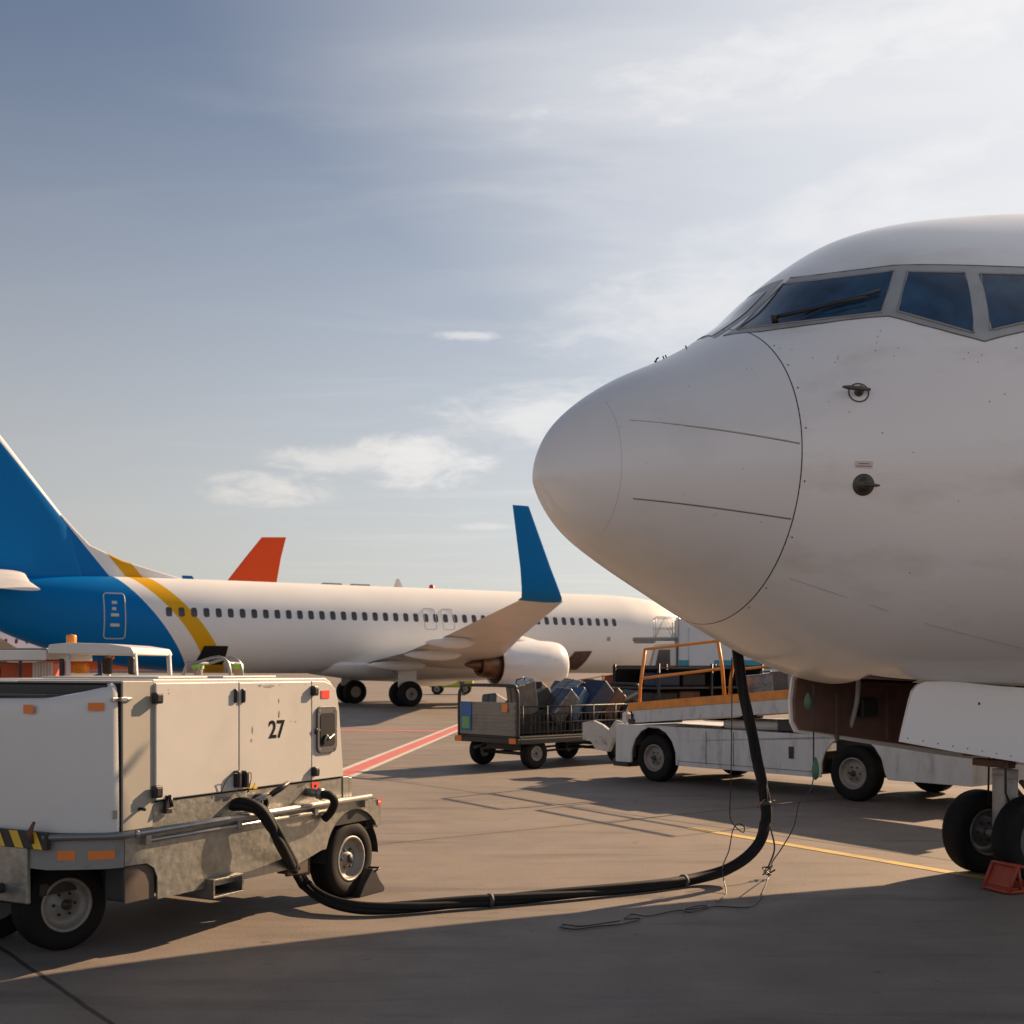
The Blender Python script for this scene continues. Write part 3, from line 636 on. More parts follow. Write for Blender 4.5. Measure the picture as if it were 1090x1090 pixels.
for i_, (a_, b_, r_2) in enumerate([((2.6, .38, 1.60), (5.0, .38, 1.52), .018), ((2.6, .34, 1.66), (5.0, .33, 1.60), .012), ((2.7, .30, 1.72), (4.9, .30, 1.7), .015), ((2.95, .425, 1.22), (2.85, .2, 1.75), .020), ((3.55, .425, 1.16), (3.45, .2, 1.72), .016), ((2.6, .42, 1.30), (4.6, .42, 1.10), .010), ((3.2, -.36, 1.66), (4.6, -.36, 1.6), .016)]):
    q_ = MB(); q_.tube(spline([a_, ((a_[0]+b_[0])/2+.03, (a_[1]+b_[1])/2, (a_[2]+b_[2])/2-.02*(i_ % 2)), b_], 6), r_2, 8); q_.build('bay_pipe', MATS['gear_leg_grey'] if i_ in (3, 4) else (BLACK if i_ % 2 else BROWN), near)
q_ = MB(); q_.box((3.0, .34, 1.30), (3.16, .425, 1.46), .015); q_.build('bay_valve_box', DARK, near)

g = MB(); g.tube([(gx-.07, -.08, 1.3), (gx-.12, -.13, 1.0), (gx-.11, -.12, .7), (gx-.02, -.14, .45)], .011, 6); g.tube([(gx-.07, .05, 1.25), (gx-.14, .03, .95), (gx-.1, .08, .6)], .009, 6); g.build('brake_hose', BLACK, near)
for y_, sd_ in ((.275, -1), (-.275, 1)): wheel(near, gx, y_, .343, .205, .19, 'nose_wheel', rimmat=mat('nose_rim', (.13, .12, .11), .4, metal=.4, var=.1, dirt=(.06, .05, .04), dirt_amt=.6, dscale=9), side=sd_)
fairing(near, HULL); wings(near, HULL, HULL)
for y_ in (4.85, -4.85): engine(near, 11.3, y_, 1.78, HULL); main_gear(near, 19.65, math.copysign(2.86, y_), GREY)
fin(near, HULL); tailplanes(near, WINGG, [(33.2, .3, 4.6, 4.2, 1), (36.6, 7.0, 5.2, 1.6, .9)])
# ------------------------------------------------------------------ the blue-tailed airliner in the middle distance
FAR_ANG = R(212); FAR = Vector((10.45, 66.7, 0))
far = thing('airliner', 'white airliner with blue tail, yellow band and blue winglet parked in the middle distance', 'airliner', FAR, FAR_ANG)
def cabin_windows(parent, s_list, z=3.98, sides=(1,)):
    for sg in sides:
        for s0 in s_list:
            m = MB(); p = []
            for i in range(5):
                row = []
                for j in range(5):
                    u = -1+2*i/4; v = -1+2*j/4
                    k = .86 if abs(u) == 1 and abs(v) == 1 else 1
                    row.append(hull_z(s0+u*.125*k, z+v*.19*k, sg, .006))
                p.append(row)
            m.grid(p); m.build('cabin_window', PANE, parent)
def hull_outline(parent, name, s0, s1, z0, z1, m_, r=.02, sg=1, off=.004):
    pts = []
    rr = rrect(s0, s1, z0, z1, .12)
    for i in range(len(rr)):
        p, q = rr[i], rr[(i+1) % len(rr)]; n = max(1, int(math.dist(p, q)/.12))
        for k in range(n): pts.append(hull_z(p[0]+(q[0]-p[0])*k/n, p[1]+(q[1]-p[1])*k/n, sg, off))
    m = MB(); m.tube(pts, r, 6, closed=True); return m.build(name, m_, parent)
def hull_patch(parent, name, poly4, m_, sg=1, off=.01, n=8):
    (a0, b0), (a1, b1), (a2, b2), (a3, b3) = poly4; p = []
    for i in range(n+1):
        u = i/n; row = []
        for j in range(n+1):
            v = j/n; sx = (a0*(1-u)+a1*u)*(1-v)+(a3*(1-u)+a2*u)*v; zz = (b0*(1-u)+b1*u)*(1-v)+(b3*(1-u)+b2*u)*v
            row.append(hull_z(sx, zz, sg, off))
        p.append(row)
    m = MB(); m.grid(p); return m.build(name, m_, parent)
h = hull_mesh(MB(), 1e-5, 38.0, 200, 96); h.build('fuselage', LIVERY, far)
FARW = [29.75-.508*k for k in range(45)]
cabin_windows(far, FARW)
OUT = mat('door_outline', (.52, .50, .46), .5)
hull_outline(far, 'service_door', 31.45, 32.25, 2.87, 4.68, OUT, .022)
d_ = MB()
for k, (u0, u1, zz) in enumerate(((31.75, 31.95, 4.25), (31.7, 32.0, 3.75), (31.68, 32.02, 3.35), (31.8, 31.95, 4.0))): d_.grid([[hull_z(u0, zz, 1, .01), hull_z(u0, zz+.12, 1, .01)], [hull_z(u1, zz, 1, .01), hull_z(u1, zz+.12, 1, .01)]])
d_.build('door_marking', OUT, far)
hull_outline(far, 'overwing_exit', 17.55, 18.15, 3.45, 4.42, mat('exit_outline', (.40, .38, .35), .5), .014)
hull_outline(far, 'overwing_exit', 16.6, 17.2, 3.45, 4.42, MATS['exit_outline'], .014)
hull_patch(far, 'cargo_opening', [(27.35, 1.85), (28.55, 1.85), (28.3, 2.62), (27.3, 2.62)], VOID, off=.02)
hull_patch(far, 'cargo_opening', [(9.0, 1.62), (10.25, 1.62), (9.75, 2.52), (8.7, 2.55)], BROWN, off=.02)  # both openings are dark patches on the skin, painting the unlit hold
hull_patch(far, 'outflow_vent', [(7.7, 3.05), (7.9, 3.05), (7.9, 3.25), (7.7, 3.25)], GREY, off=.01, n=2)
a_ = MB(); a_.prism([(18.3, 5.42), (18.8, 5.42), (18.65, 5.85), (18.55, 5.85)], -.02, .02); a_.build('blade_antenna', WHITE, far)
a_ = MB(); a_.lathe([(.14, 5.42), (.12, 5.6), (.001, 5.66)], axis='z', n=16, M=Matrix.Translation((16.8, 0, 0))); a_.build('beacon_light', RED, far)
for s0 in (20.5, 21.9):
    a_ = MB(); a_.box((s0-.45, -.15, 5.43), (s0+.45, .15, 5.53), .03); a_.build('roof_antenna', GREY, far)
fairing(far, HULL); wings(far, HULL, BLUE)
for y_ in (4.85, -4.85): engine(far, 12.9, y_, 1.85, HULL); main_gear(far, 19.65, math.copysign(2.86, y_), GREY)
for y_ in (-.2, .2): wheel(far, 4.1, y_, .343, .2, .19, 'nose_wheel')
g = MB(); g.tube([(4.1, 0, .35), (4.08, 0, 1.7)], .08); g.build('nose_gear_leg', GREY, far)
cockpit(far, False)
def fin_paint():
    m = bpy.data.materials.new('fin_livery'); m.use_nodes = True; nt = m.node_tree; N = nt.nodes; L = nt.links; b = N['Principled BSDF']
    b.inputs['Roughness'].default_value = .45; b.inputs['Specular IOR Level'].default_value = .12
    tc = N.new('ShaderNodeTexCoord'); sp = N.new('ShaderNodeSeparateXYZ'); L.new(tc.outputs['Object'], sp.inputs[0])
    def M(op, a, b=None):
        n = N.new('ShaderNodeMath'); n.operation = op
        for i, x in enumerate((a, b)):
            if x is None: continue
            if hasattr(x, 'links'): L.new(x, n.inputs[i])
            else: n.inputs[i].default_value = x
        return n.outputs[0]
    u = M('SUBTRACT', sp.outputs[0], M('MULTIPLY', M('SUBTRACT', sp.outputs[2], 5.4), .82))
    blue = M('GREATER_THAN', u, 31.7); yel = M('MULTIPLY', M('GREATER_THAN', u, 30.35), M('LESS_THAN', u, 31.05))
    m1 = N.new('ShaderNodeMix'); m1.data_type = 'RGBA'; L.new(yel, m1.inputs[0]); m1.inputs[6].default_value = (.78, .77, .75, 1); m1.inputs[7].default_value = (.68, .36, .01, 1)
    m2 = N.new('ShaderNodeMix'); m2.data_type = 'RGBA'; L.new(blue, m2.inputs[0]); L.new(m1.outputs[2], m2.inputs[6]); m2.inputs[7].default_value = (.0, .15, .43, 1)
    L.new(m2.outputs[2], b.inputs['Base Color']); return m
FINP = fin_paint(); fo = fin(far, FINP)
d_ = MB(); d_.prism([(28.6, 5.42), (29.6, 5.68), (31.2, 6.1), (32.5, 6.68), (33.1, 7.3), (33.6, 7.85), (34.5, 7.0), (35.0, 5.2), (30, 5.1)], -.09, .09, bev=.05); d_.build('dorsal_fin', FINP, fo)
tailplanes(far, WINGG, [(35.0, .3, 5.35, 3.6, 1), (35.75, 5.2, 4.75, 1.9, .9), (35.75, 7.1, 4.38, 1.3, .9)])

# ------------------------------------------------------------------ the red-finned airliner farther back
def belly_paint():
    m = bpy.data.materials.new('orange_belly_livery'); m.use_nodes = True; nt = m.node_tree; N = nt.nodes; L = nt.links; b = N['Principled BSDF']; b.inputs['Roughness'].default_value = .35
    tc = N.new('ShaderNodeTexCoord'); sp = N.new('ShaderNodeSeparateXYZ'); L.new(tc.outputs['Object'], sp.inputs[0])
    g = N.new('ShaderNodeMath'); g.operation = 'LESS_THAN'; L.new(sp.outputs[2], g.inputs[0]); g.inputs[1].default_value = 2.5
    m1 = N.new('ShaderNodeMix'); m1.data_type = 'RGBA'; L.new(g.outputs[0], m1.inputs[0]); m1.inputs[6].default_value = (.78, .77, .75, 1); m1.inputs[7].default_value = (.85, .14, .03, 1); L.new(m1.outputs[2], b.inputs['Base Color']); return m
BEL = belly_paint(); REDF = mat('fin_red', (1.0, .105, .018), .5, spec=.2)
redp = thing('airliner', 'distant airliner with orange red tail fin and orange belly behind the blue-tailed one', 'airliner', (-57.7, 100, 0), 0)
h = hull_mesh(MB(), 1e-5, 38.0, 90, 48); h.build('fuselage', BEL, redp)
cabin_windows(redp, [29.75-.85*k for k in range(27)], 3.85, sides=(-1,))
fin(redp, REDF); wings(redp, HULL, REDF); fairing(redp, BEL)
for y_ in (4.85, -4.85): engine(redp, 11.9, y_, 1.85, REDF); main_gear(redp, 19.65, math.copysign(2.86, y_), GREY)
g = MB(); g.tube([(4.1, 0, .35), (4.08, 0, 1.7)], .08); g.build('nose_gear_leg', GREY, redp)
for y_ in (-.2, .2): wheel(redp, 4.1, y_, .343, .2, .19, 'nose_wheel')
tailplanes(redp, WINGG, [(33.2, .3, 4.6, 4.2, 1), (36.6, 7.0, 5.2, 1.6, .9)])
# ------------------------------------------------------------------ ground power unit
GA = math.atan2(.879, .477); GO = (-1.20, 9.07)
gpu = thing('ground_power_unit', 'cream ground power unit on wheels numbered 27 with a striped bumper', 'ground power unit', (GO[0], GO[1], 0), GA)
def gs(px, py, off=0): return plane_pt(GO, GA, px, py, off)     # (x, z) on the unit's near side
WID = 1.62
def foot(ins=0, x1=-.10, ch=.24, n=5, fx=-2.50):
    """plan outline of the unit's nose, rounded corners, near side first"""
    pts = [(x1, ins)]
    c = ch
    for k in range(n+1):
        a = R(90*k/n); pts.append((fx+ins+c*1.0*(1-math.sin(a)), ins+c*(1-math.cos(a))))
    for k in range(n+1):
        a = R(90-90*k/n); pts.append((fx+ins+c*(1-math.sin(a)), WID-ins-c*(1-math.cos(a))))
    pts.append((x1, WID-ins)); return pts
# moulded hood at the front: plan outline lofted upward, top lip dips to the front
def hood():
    m = MB()
    def plan(x1):
        P = [(x1, 0), (-2.30, 0)]; 
        for k in range(1, 7): 
            a = k/7; P.append((-2.30-.20*a**.9, .0+.30*a**1.35))
        P += [(-2.50, .36), (-2.515, .8), (-2.50, WID-.36)]
        for k in range(6, 0, -1):
            a = k/7; P.append((-2.30-.20*a**.9, WID-.30*a**1.35))
        P += [(-2.30, WID), (x1, WID)]; return P
    P = plan(-2.262)
    def top(x): return 1.612 if x > -2.29 else 1.612-.40*(-2.29-x)
    rows = []
    for z, ins in ((.752, .0), (.80, -.002), (1.1, .002), (1.40, .008)): rows.append([Vector((x+ins*(1 if x < -2.3 else 0), y+(ins if y < .5 else -ins), z)) for x, y in P])
    for dz, ins in ((-.06, .012), (-.025, .020), (-.006, .034), (0, .055)):
        rows.append([Vector((x+ins*(1 if x < -2.3 else 0), y+(ins if y < .5 else -ins if y > 1.1 else 0), top(x)+dz)) for x, y in P])
    m.grid(rows, True); return m
hd = hood().build('hood', PLASTIC, gpu)
m = MB(); m.prism([(-2.29, .07), (-2.46, .38), (-2.47, .8), (-2.46, WID-.38), (-2.29, WID-.07)], 1.53, 1.545, axis='z')
m.box((-2.30, .06, 1.53), (-2.24, WID-.06, 1.598)); m.build('hood_grille', BLACK, hd)
m = MB(); m.box((-2.262, .012, .74), (-2.236, WID-.012, 1.612)); m.build('body_gap', VOID, gpu)
# canopy: grey front panel, doors, end panel
m = MB(); m.box((-2.236, .0, .745), (-1.993, .9, 1.624), .006); m.build('front_side_panel', PANEL, gpu)
m = MB(); m.prism([(-1.99, .745), (-.10, .745), (-.10, .90), (-.155, 1.40), (-.19, 1.55), (-.235, 1.60), (-.30, 1.628), (-1.99, 1.632)], .006, WID-.006, bev=.006); m.build('canopy', CREAM, gpu)
m = MB(); m.box((-2.236, .9, .745), (-1.993, WID, 1.624), .006); m.box((-1.7, .25, 1.632), (-1.25, 1.3, 1.645), .004); m.box((-1.1, .25, 1.632), (-.55, 1.3, 1.645), .004); m.build('roof_panel', CREAM, gpu)
def side_door(x0, x1, z0, z1, nm='cabinet_door'):
    m = MB(); m.box((x0, -.014, z0), (x1, .01, z1), .006); d = m.build(nm, CREAM, gpu)
    return d
dA = side_door(-1.985, -1.250, .905, 1.610); dB = side_door(-1.242, -.486, .905, 1.606)
m = MB(); m.prism([(-.478, .905), (-.105, .905), (-.158, 1.40), (-.20, 1.545), (-.26, 1.585), (-.33, 1.604), (-.478, 1.606)], -.014, .01, bev=.004); ep = m.build('end_panel', CREAM, gpu)
m = MB(); m.box((-1.992, .001, .70), (-.09, .012, .898)); m.box((-.095, 0, .70), (-.03, WID, .90), .004); m.box((-.02, .0, .5), (.02, WID, .89), .004); m.build('lower_side_panel', GALV, gpu)
m = MB(); m.box((-1.985, -.002, .893), (-.11, .002, .902)); m.build('panel_gap', VOID, gpu)
def hinge(px, py0, py1, w=.055, d=.05, par=gpu, name='hinge'):
    x, z1 = gs(px, py0); _, z0 = gs(px, py1)
    m = MB(); m.box((x-w/2, -d, z0), (x+w/2, -.012, z1), .006); m.box((x-w/2+.006, -d-.006, z0+.012), (x+w/2-.006, -d, z1-.012), .003); return m.build(name, BLACK, par)
hinge(163.5, 737, 749, .058, .052); hinge(163, 836, 849, .058, .052); hinge(331, 730, 740.5, .05, .05); hinge(332, 816, 826, .05, .05)
for px_ in (248.5, 256.5):
    par = dA if px_ < 252 else dB
    hinge(px_, 733, 748, .026, .030, par, 'latch_pad'); hinge(px_, 820, 838, .034, .055, par, 'door_latch')
for px_, dz, par in ((236, 0, dA), (262, 0, dB)):
    x, z = gs(px_, 832); x2, z2 = gs(248 if px_ < 252 else 257, 824)
    m = MB(); m.tube(spline([(x2, -.05, z2), ((x+x2)/2, -.06, z2+.01), (x, -.04, z+.01), (x-.03 if px_ < 252 else x-.005, -.02, z-.07)]), .003, 5); m.build('latch_wire', DARK, par)
# strap latch over the gap
x, z = gs(129, 744.5)
m = MB(); m.box((x-.075, -.012, z-.010), (x+.07, -.002, z+.012), .003); m.box((x-.03, -.035, z-.012), (x+.015, -.01, z+.014), .004); m.tube([(x+.0, -.025, z), (x+.06, -.02, z+.004)], .006); m.build('strap_latch', STEEL, gpu)
x, z = gs(122, 866); m = MB(); m.box((x-.012, -.012, z-.03), (x+.01, .0, z+.02), .003); m.build('strap_latch', STEEL, gpu)
x, z = gs(177, 846); _, z0 = gs(177, 862)
m = MB(); m.box((x-.022, -.02, z0-.0), (x+.022, 0, z), .004); m.tube([(x, -.03, z), (x, -.045, z0+.02)], .012); m.box((x-.03, -.03, z0-.02), (x+.02, -.01, z0+.01), .003); m.build('toggle_latch', BLACK, gpu)
x, z = gs(148, 861); m = MB(); m.tube([(x, .0, z), (x, -.05, z)], .010); m.build('knob', BLACK, gpu)
# recessed socket window in the end panel
x0, z1 = gs(334.5, 752); x1, z0 = gs(355.5, 800)
m = MB(); m.prism(rrect(x0, x1, z0, z1, .045), -.030, -.012, bev=.004); sk = m.build('socket_frame', mat('socket_grey', (.075, .075, .08), .5), gpu)
m = MB(); m.prism(rrect(x0+.032, x1-.032, z0+.05, z1-.05, .025), -.033, -.0302); m.build('socket_recess', VOID, sk)
m = MB()
for a, b in ((x0+.02, z0+.03), (x1-.02, z0+.03), (x0+.02, z1-.03), (x1-.02, z1-.03), (x0+.016, (z0+z1)/2), (x1-.016, (z0+z1)/2)): m.lathe([(.008, -.036), (.001, -.037)], n=10, M=Matrix.Translation((a, 0, b)))
m.tube([(x0+.07, -.036, z0+.07), (x0+.09, -.045, z0+.13), (x0+.12, -.04, z0+.10), (x1-.06, -.045, z0+.13)], .010); m.build_each('socket_clamp', STEEL, sk)
x, z = gs(334.5, 778); m = MB(); m.tube([(x-.012, -.02, z-.02), (x-.012, -.03, z+.02)], .008); m.build('window_hinge', BLACK, sk)
# number 27 and small marks
def text_obj(txt, size, x, z, parent, m_, name='lettering', y=-.0158, squash=.8, off=.0):
    cu = bpy.data.curves.new(name, 'FONT'); cu.body = txt; cu.size = size; cu.extrude = .0008; cu.offset = off; cu.align_x = 'CENTER'; cu.align_y = 'CENTER'
    to = bpy.data.objects.new(name+'_tmp', cu); C.objects.link(to); bpy.context.view_layer.update()
    me = bpy.data.meshes.new_from_object(to.evaluated_get(bpy.context.evaluated_depsgraph_get())); bpy.data.objects.remove(to)
    M_ = Matrix.Translation((x, y, z)) @ Matrix.Rotation(R(90), 4, 'X') @ Matrix.Diagonal((squash, 1, 1, 1)); me.transform(M_)
    me.materials.clear(); me.materials.append(m_); o = bpy.data.objects.new(name, me); C.objects.link(o); o.parent = parent; return o
x, z = gs(292.6, 777); text_obj('27', .165, x, z, dB, mat('ink_black', (.006, .006, .012), .8, spec=.1), 'number', off=.003, squash=1.02)
def side_mark(name, px0, py0, px1, py1, m_, par, y=-.0155, th=.001, poly=None):
    x0, z1 = gs(px0, py0); x1, z0 = gs(px1, py1); m = MB()
    if poly: m.prism([(x0+(x1-x0)*a, z0+(z1-z0)*b) for a, b in poly], y, y-th)
    else: m.box((x0, y-th, z0), (x1, y, z1))
    return m.build(name, m_, par)
side_mark('reflector', 340, 735, 348.6, 743.2, mat('bright_red', (.85, .06, .03), .4), ep, th=.003)
for px_ in (262, 267.5): side_mark('warning_triangle', px_, 833, px_+4.6, 839, mat('warning_yellow', (.70, .45, .02), .5), dB, poly=[(0, 0), (1, 0), (.5, 1)])
side_mark('warning_label', 331.5, 833, 338.5, 841.5, mat('bright_red', (0, 0, 0)), gpu, y=-.003)
x, z = gs(335, 837); side_mark('label_symbol', 333.6, 835.5, 336.6, 839, MATS['ink_black'], gpu, y=-.0045, poly=[(0, 1), (1, 1), (.5, 0)])
CHIP = mat('paint_chips', (.30, .27, .22), .8, var=.3, vscale=30)
rnd = random.Random(5)
def chip(px, py, w, h_, par):
    x, z = gs(px, py); m = MB(); n = 9
    m.prism([(x+w*(.7+.5*rnd.random())*math.cos(2*math.pi*k/n), z+h_*(.7+.5*rnd.random())*math.sin(2*math.pi*k/n)) for k in range(n)], -.0152, -.0158); return m
cm = [chip(285, 730.5, .055, .010, dB), chip(275, 729.5, .02, .006, dB), chip(295.4, 760, .010, .028, dB), chip(295.2, 746, .006, .015, dB), chip(267, 777, .006, .024, dB), chip(266, 788, .007, .012, dB), chip(313, 768, .006, .005, dB), chip(308, 767.5, .004, .003, dB), chip(178, 738, .003, .006, dA), chip(178, 734, .003, .003, dA), chip(296, 729, .004, .004, dB), chip(323, 728.6, .004, .003, dB)]
big = MB()
for c_ in cm: big.add(c_.v, c_.f)
big.build_each('paint_chip', CHIP, dB)
# chassis
arch = [(.36*math.cos(R(a)), .275+.36*math.sin(R(a))) for a in range(195, -1, -12)]
prof = [(-2.236, .745), (-2.236, .545), (-2.0, .545)]+[(-1.992, .40), (-1.992, .318), (-1.25, .318), (-.72, .318), (-.52, .36), (-.42, .36)]
pr = [(-2.25, .745), (-2.25, .55), (-2.10, .545), (-2.04, .53), (-1.995, .47), (-1.992, .318), (-.74, .318), (-.38, .40)]
pr += [(.355*math.cos(R(a)), .29+.355*math.sin(R(a))) for a in range(160, 10, -12)]+[(.36, .48), (.23+.14, .50), (.235, .745)]
pr = [(-2.25, .72), (-2.25, .55), (-2.08, .545), (-2.02, .51), (-1.992, .45), (-1.992, .318), (-.74, .318), (-.40, .40)]+[(.355*math.cos(R(a)), .30+.355*math.sin(R(a))) for a in range(163, 25, -11)]+[(.345, .50), (.345, .67), (.22, .705), (.0, .72)]
m = MB(); m.prism(pr, -.035, -.023); ch = m.build('chassis_side_plate', GALV, gpu)
m = MB(); m.prism([(a, b) for a, b in pr], WID+.023, WID+.035); m.build('chassis_side_plate', GALV, gpu)
m = MB(); m.box((-2.25, -.02, .55), (.345, WID+.02, .70), .004); m.box((-2.23, -.012, .33), (-1.99, .16, .55), .02); m.box((-1.99, .05, .34), (-.6, WID-.05, .55)); m.build('chassis_frame', DARK, gpu)
m = MB(); m.box((-2.235, -.016, .325), (-1.998, -.006, .54), .012); m.box((-2.2, .2, .6), (-.2, WID-.2, .74)); m.build('corner_bracket', mat('dull_steel', (.11, .085, .07), .55, metal=.4, var=.2), gpu)
# wrap-round rail at the nose and striped bumper
def nose_plan(d, ):
    return [(-2.25, -.03-d), (-2.27, -.03-d), (-2.36-.2*d, .03-.7*d), (-2.46-.6*d, .16-.35*d), (-2.535-d, .28), (-2.54-d, .8), (-2.535-d, WID-.28), (-2.46-.6*d, WID-.16+.35*d), (-2.36, WID-.03+.7*d), (-2.25, WID+.03+d)]
m = MB(); rows = []
for z in (.545, .565, .705, .725): rows.append([Vector((a, b, z)) for a, b in nose_plan(0)])
m.grid(rows, True); fr = m.build('front_fascia', mat('fascia_grey', (.24, .23, .21), .5, var=.1, dirt=(.12, .1, .08), dirt_amt=.5, dscale=6), gpu)
m = MB(); m.grid([[Vector((a, b, .725)) for a, b in nose_plan(0)], [Vector((min(a+.12, -2.25), max(.1, min(WID-.1, b)), .74)) for a, b in nose_plan(0)]]); m.build('fascia_top', MATS['fascia_grey'], gpu)
for off_z, r_ in ((.735, .020),):
    m = MB(); P = [(a, b, off_z) for a, b in nose_plan(.03)][1:-1]; m.tube(spline([(-2.15, -.06, off_z+.0)]+P[0:4], 6), r_, 10); m.build('nose_rail', mat('rail_grey', (.20, .20, .20), .4, metal=.5), gpu)
# hazard stripes on the bumper face (front, and the near corner)
SY = mat('stripe_yellow', (.70, .44, .03), .5, var=.06); SB = mat('stripe_black', (.015, .015, .015), .5)
m = MB(); m.box((-2.575, .24, .665), (-2.545, WID-.24, .765), .004); bp_ = m.build('bumper', SB, gpu)
m = MB(); y0 = .27
for k in range(9):
    y = y0+k*.155
    if y+.14 > WID-.24: break
    m.add([(-2.577, y, .667), (-2.577, y+.072, .667), (-2.577, y+.125, .763), (-2.577, y+.053, .763)], [[0, 1, 2, 3]])
m.build('hazard_stripe', SY, bp_)
m = MB(); m.box((-2.56, .42, .34), (-2.53, WID-.42, .665), .006); m.build('front_plate', GALV, gpu)
# orange reflectors
def nose_refl(u0, u1, z0, z1, par, lift=.004):
    P = [Vector((a, b, 0)) for a, b in nose_plan(lift)][1:5]
    L_ = [0]
    for i in range(3): L_.append(L_[-1]+(P[i+1]-P[i]).length)
    def at(u):
        u *= L_[-1]
        for i in range(3):
            if u <= L_[i+1]+1e-9: return P[i].lerp(P[i+1], (u-L_[i])/(L_[i+1]-L_[i]))
        return P[-1]
    m = MB(); m.grid([[at(u0+(u1-u0)*k/5)+Vector((0, 0, z)) for z in (z0, z1)] for k in range(6)], False); return m.build('reflector', ORANGE, par)
nose_refl(.10, .45, .600, .650, fr); nose_refl(.62, .86, .600, .655, fr)
def hood_refl(pts, z0, z1):
    m = MB(); m.grid([[Vector((a, b, z)) for z in (z0, z1)] for a, b in pts], False); return m.build('reflector', ORANGE, hd)
hood_refl([(-2.345, .030), (-2.375, .060), (-2.405, .095)], 1.455, 1.50)
hood_refl([(-2.512, .42), (-2.517, .50)], 1.435, 1.487)
m = MB(); m.tube([(-2.58, .35, .70), (-2.60, .35, .76), (-2.565, .35, .82)], [.014, .016, .008], 8); m.build('hook', mat('rusty', (.12, .05, .03), .7, var=.3, vscale=20), gpu)
# pipe rails along the side
m = MB(); m.tube([(-2.19, -.068, .735), (.16, -.068, .735)], .021, 14); m.tube([(-2.19, -.075, .735), (-2.21, -.075, .735)], .021, 14); m.build('side_rail', STEEL, gpu)
m = MB(); m.tube([(-2.10, -.052, .680), (-.33, -.052, .680)], .015, 14); m.build('side_rail', STEEL, gpu)
m = MB()
for x in (-2.1, -1.3, -.5, .1): m.box((x-.02, -.075, .66), (x+.02, -.02, .735), .004)
m.build_each('rail_bracket', GALV, gpu)
# fork pocket, outriggers
m = MB(); x0, x1 = -1.58, -1.30
m.add([], []); 
for a, b in (((x0, .255), (x1, .268)), ((x0, .362), (x1, .375))): m.box((a[0], -.10, a[1]), (b[0], WID, b[1]), .002)
m.box((x0, -.10, .268), (x0+.013, WID, .362)); m.box((x1-.013, -.10, .268), (x1, WID, .362)); m.build('fork_pocket', GALV, gpu)
m = MB(); m.box((x0+.013, .1, .268), (x1-.013, .12, .362)); m.build('pocket_back', VOID, gpu)
m = MB(); m.box((-.74, -.012, .26), (-.52, .02, .40), .006); m.box((-.48, .06, .22), (-.40, .3, .42), .006); m.build('jack_bracket', MATS['dull_steel'], gpu)
# rear corner of the chassis
m = MB(); m.box((.30, -.037, .655), (.345, -.036-.004, .70)); m.build('reflector', MATS['bright_red'], gpu)
m = MB(); m.box((.30, -.0405, .672), (.33, -.0425, .686)); m.build('reflector_stripe', WHITE, gpu)
m = MB()
for k in range(7): m.tube([(.20+.02*k, .0, .50), (.215+.02*k, -.005, .63)], .006, 5)
m.box((.1, .01, .48), (.34, .05, .5)); m.build('rear_light_guard', DARK, gpu)
# rear corner plate of galvanised steel under the canopy
m = MB(); m.box((-.10, -.006, .745), (-.03, .012, .90), .003); m.build('corner_plate', GALV, gpu)
# axles and wheels
m = MB(); m.tube([(0, .1, .275), (0, WID-.1, .275)], .04); m.tube([(-2.19, .5, .27), (-2.19, WID-.5, .27)], .04); m.box((-.35, .35, .3), (.25, .42, .5)); m.box((-2.4, .5, .35), (-1.7, WID-.5, .42)); m.tube([(-2.19, .55, .45), (-3.4, .8, .35)], .03); m.build_each('axle', DARK, gpu)
wheel(gpu, 0, .085, .285, .20, .165, side=-1); wheel(gpu, 0, WID-.085, .285, .20, .165, side=1)
wheel(gpu, -2.20, .56, .275, .19, .160, steer=R(-13), side=-1); wheel(gpu, -2.19, WID-.45, .275, .19, .160, steer=R(-13), side=1)
m = MB(); arch2 = [(.33*math.cos(R(a)), .29+.33*math.sin(R(a))) for a in range(0, 181, 12)]
m.grid([[Vector((a, y, b)) for y in (-.02, .3)] for a, b in arch2], True); m.build('wheel_arch', DARK, gpu)
# cable entry, lever
x, z = gs(279, 858)
m = MB(); m.lathe([(.060, -.002), (.064, -.05), (.045, -.055)], n=24, M=Matrix.Translation((x-.05, 0, z+.03))); m.build('cable_gland', BLACK, gpu)
x, z = gs(327, 843); m = MB(); m.tube([(x, .0, z), (x, -.10, z-.005)], .032, 16); m.tube([(x, -.10, z-.005), (x, -.13, z-.01)], .042, 16); m.build('cable_connector', mat('connector_grey', (.22, .21, .19), .4, metal=.6), gpu)
m = MB(); m.tube(spline([(x, -.13, z-.01), (x+.03, -.18, z-.02), (x+.09, -.17, z-.07), (x+.12, -.12, z-.14), (x+.12, -.06, z-.2)]), .030, 12); m.build('short_cable', HOSE, gpu)
x, z = gs(258, 857); x2, z2 = gs(290, 832)
m = MB(); m.tube([(x+.05, -.03, z+.02), (x2-.10, -.10, z2-.05)], .012); m.tube([(x+.06, -.05, z+.01), (x2-.11, -.11, z2-.065)], .010); lv = m.build('brake_lever', STEEL, gpu)
m = MB(); m.tube([(x2-.14, -.105, z2-.07), (x2-.06, -.125, z2-.03), (x2, -.14, z2)], [.020, .022, .014], 10); m.build('lever_grip', BLACK, lv)

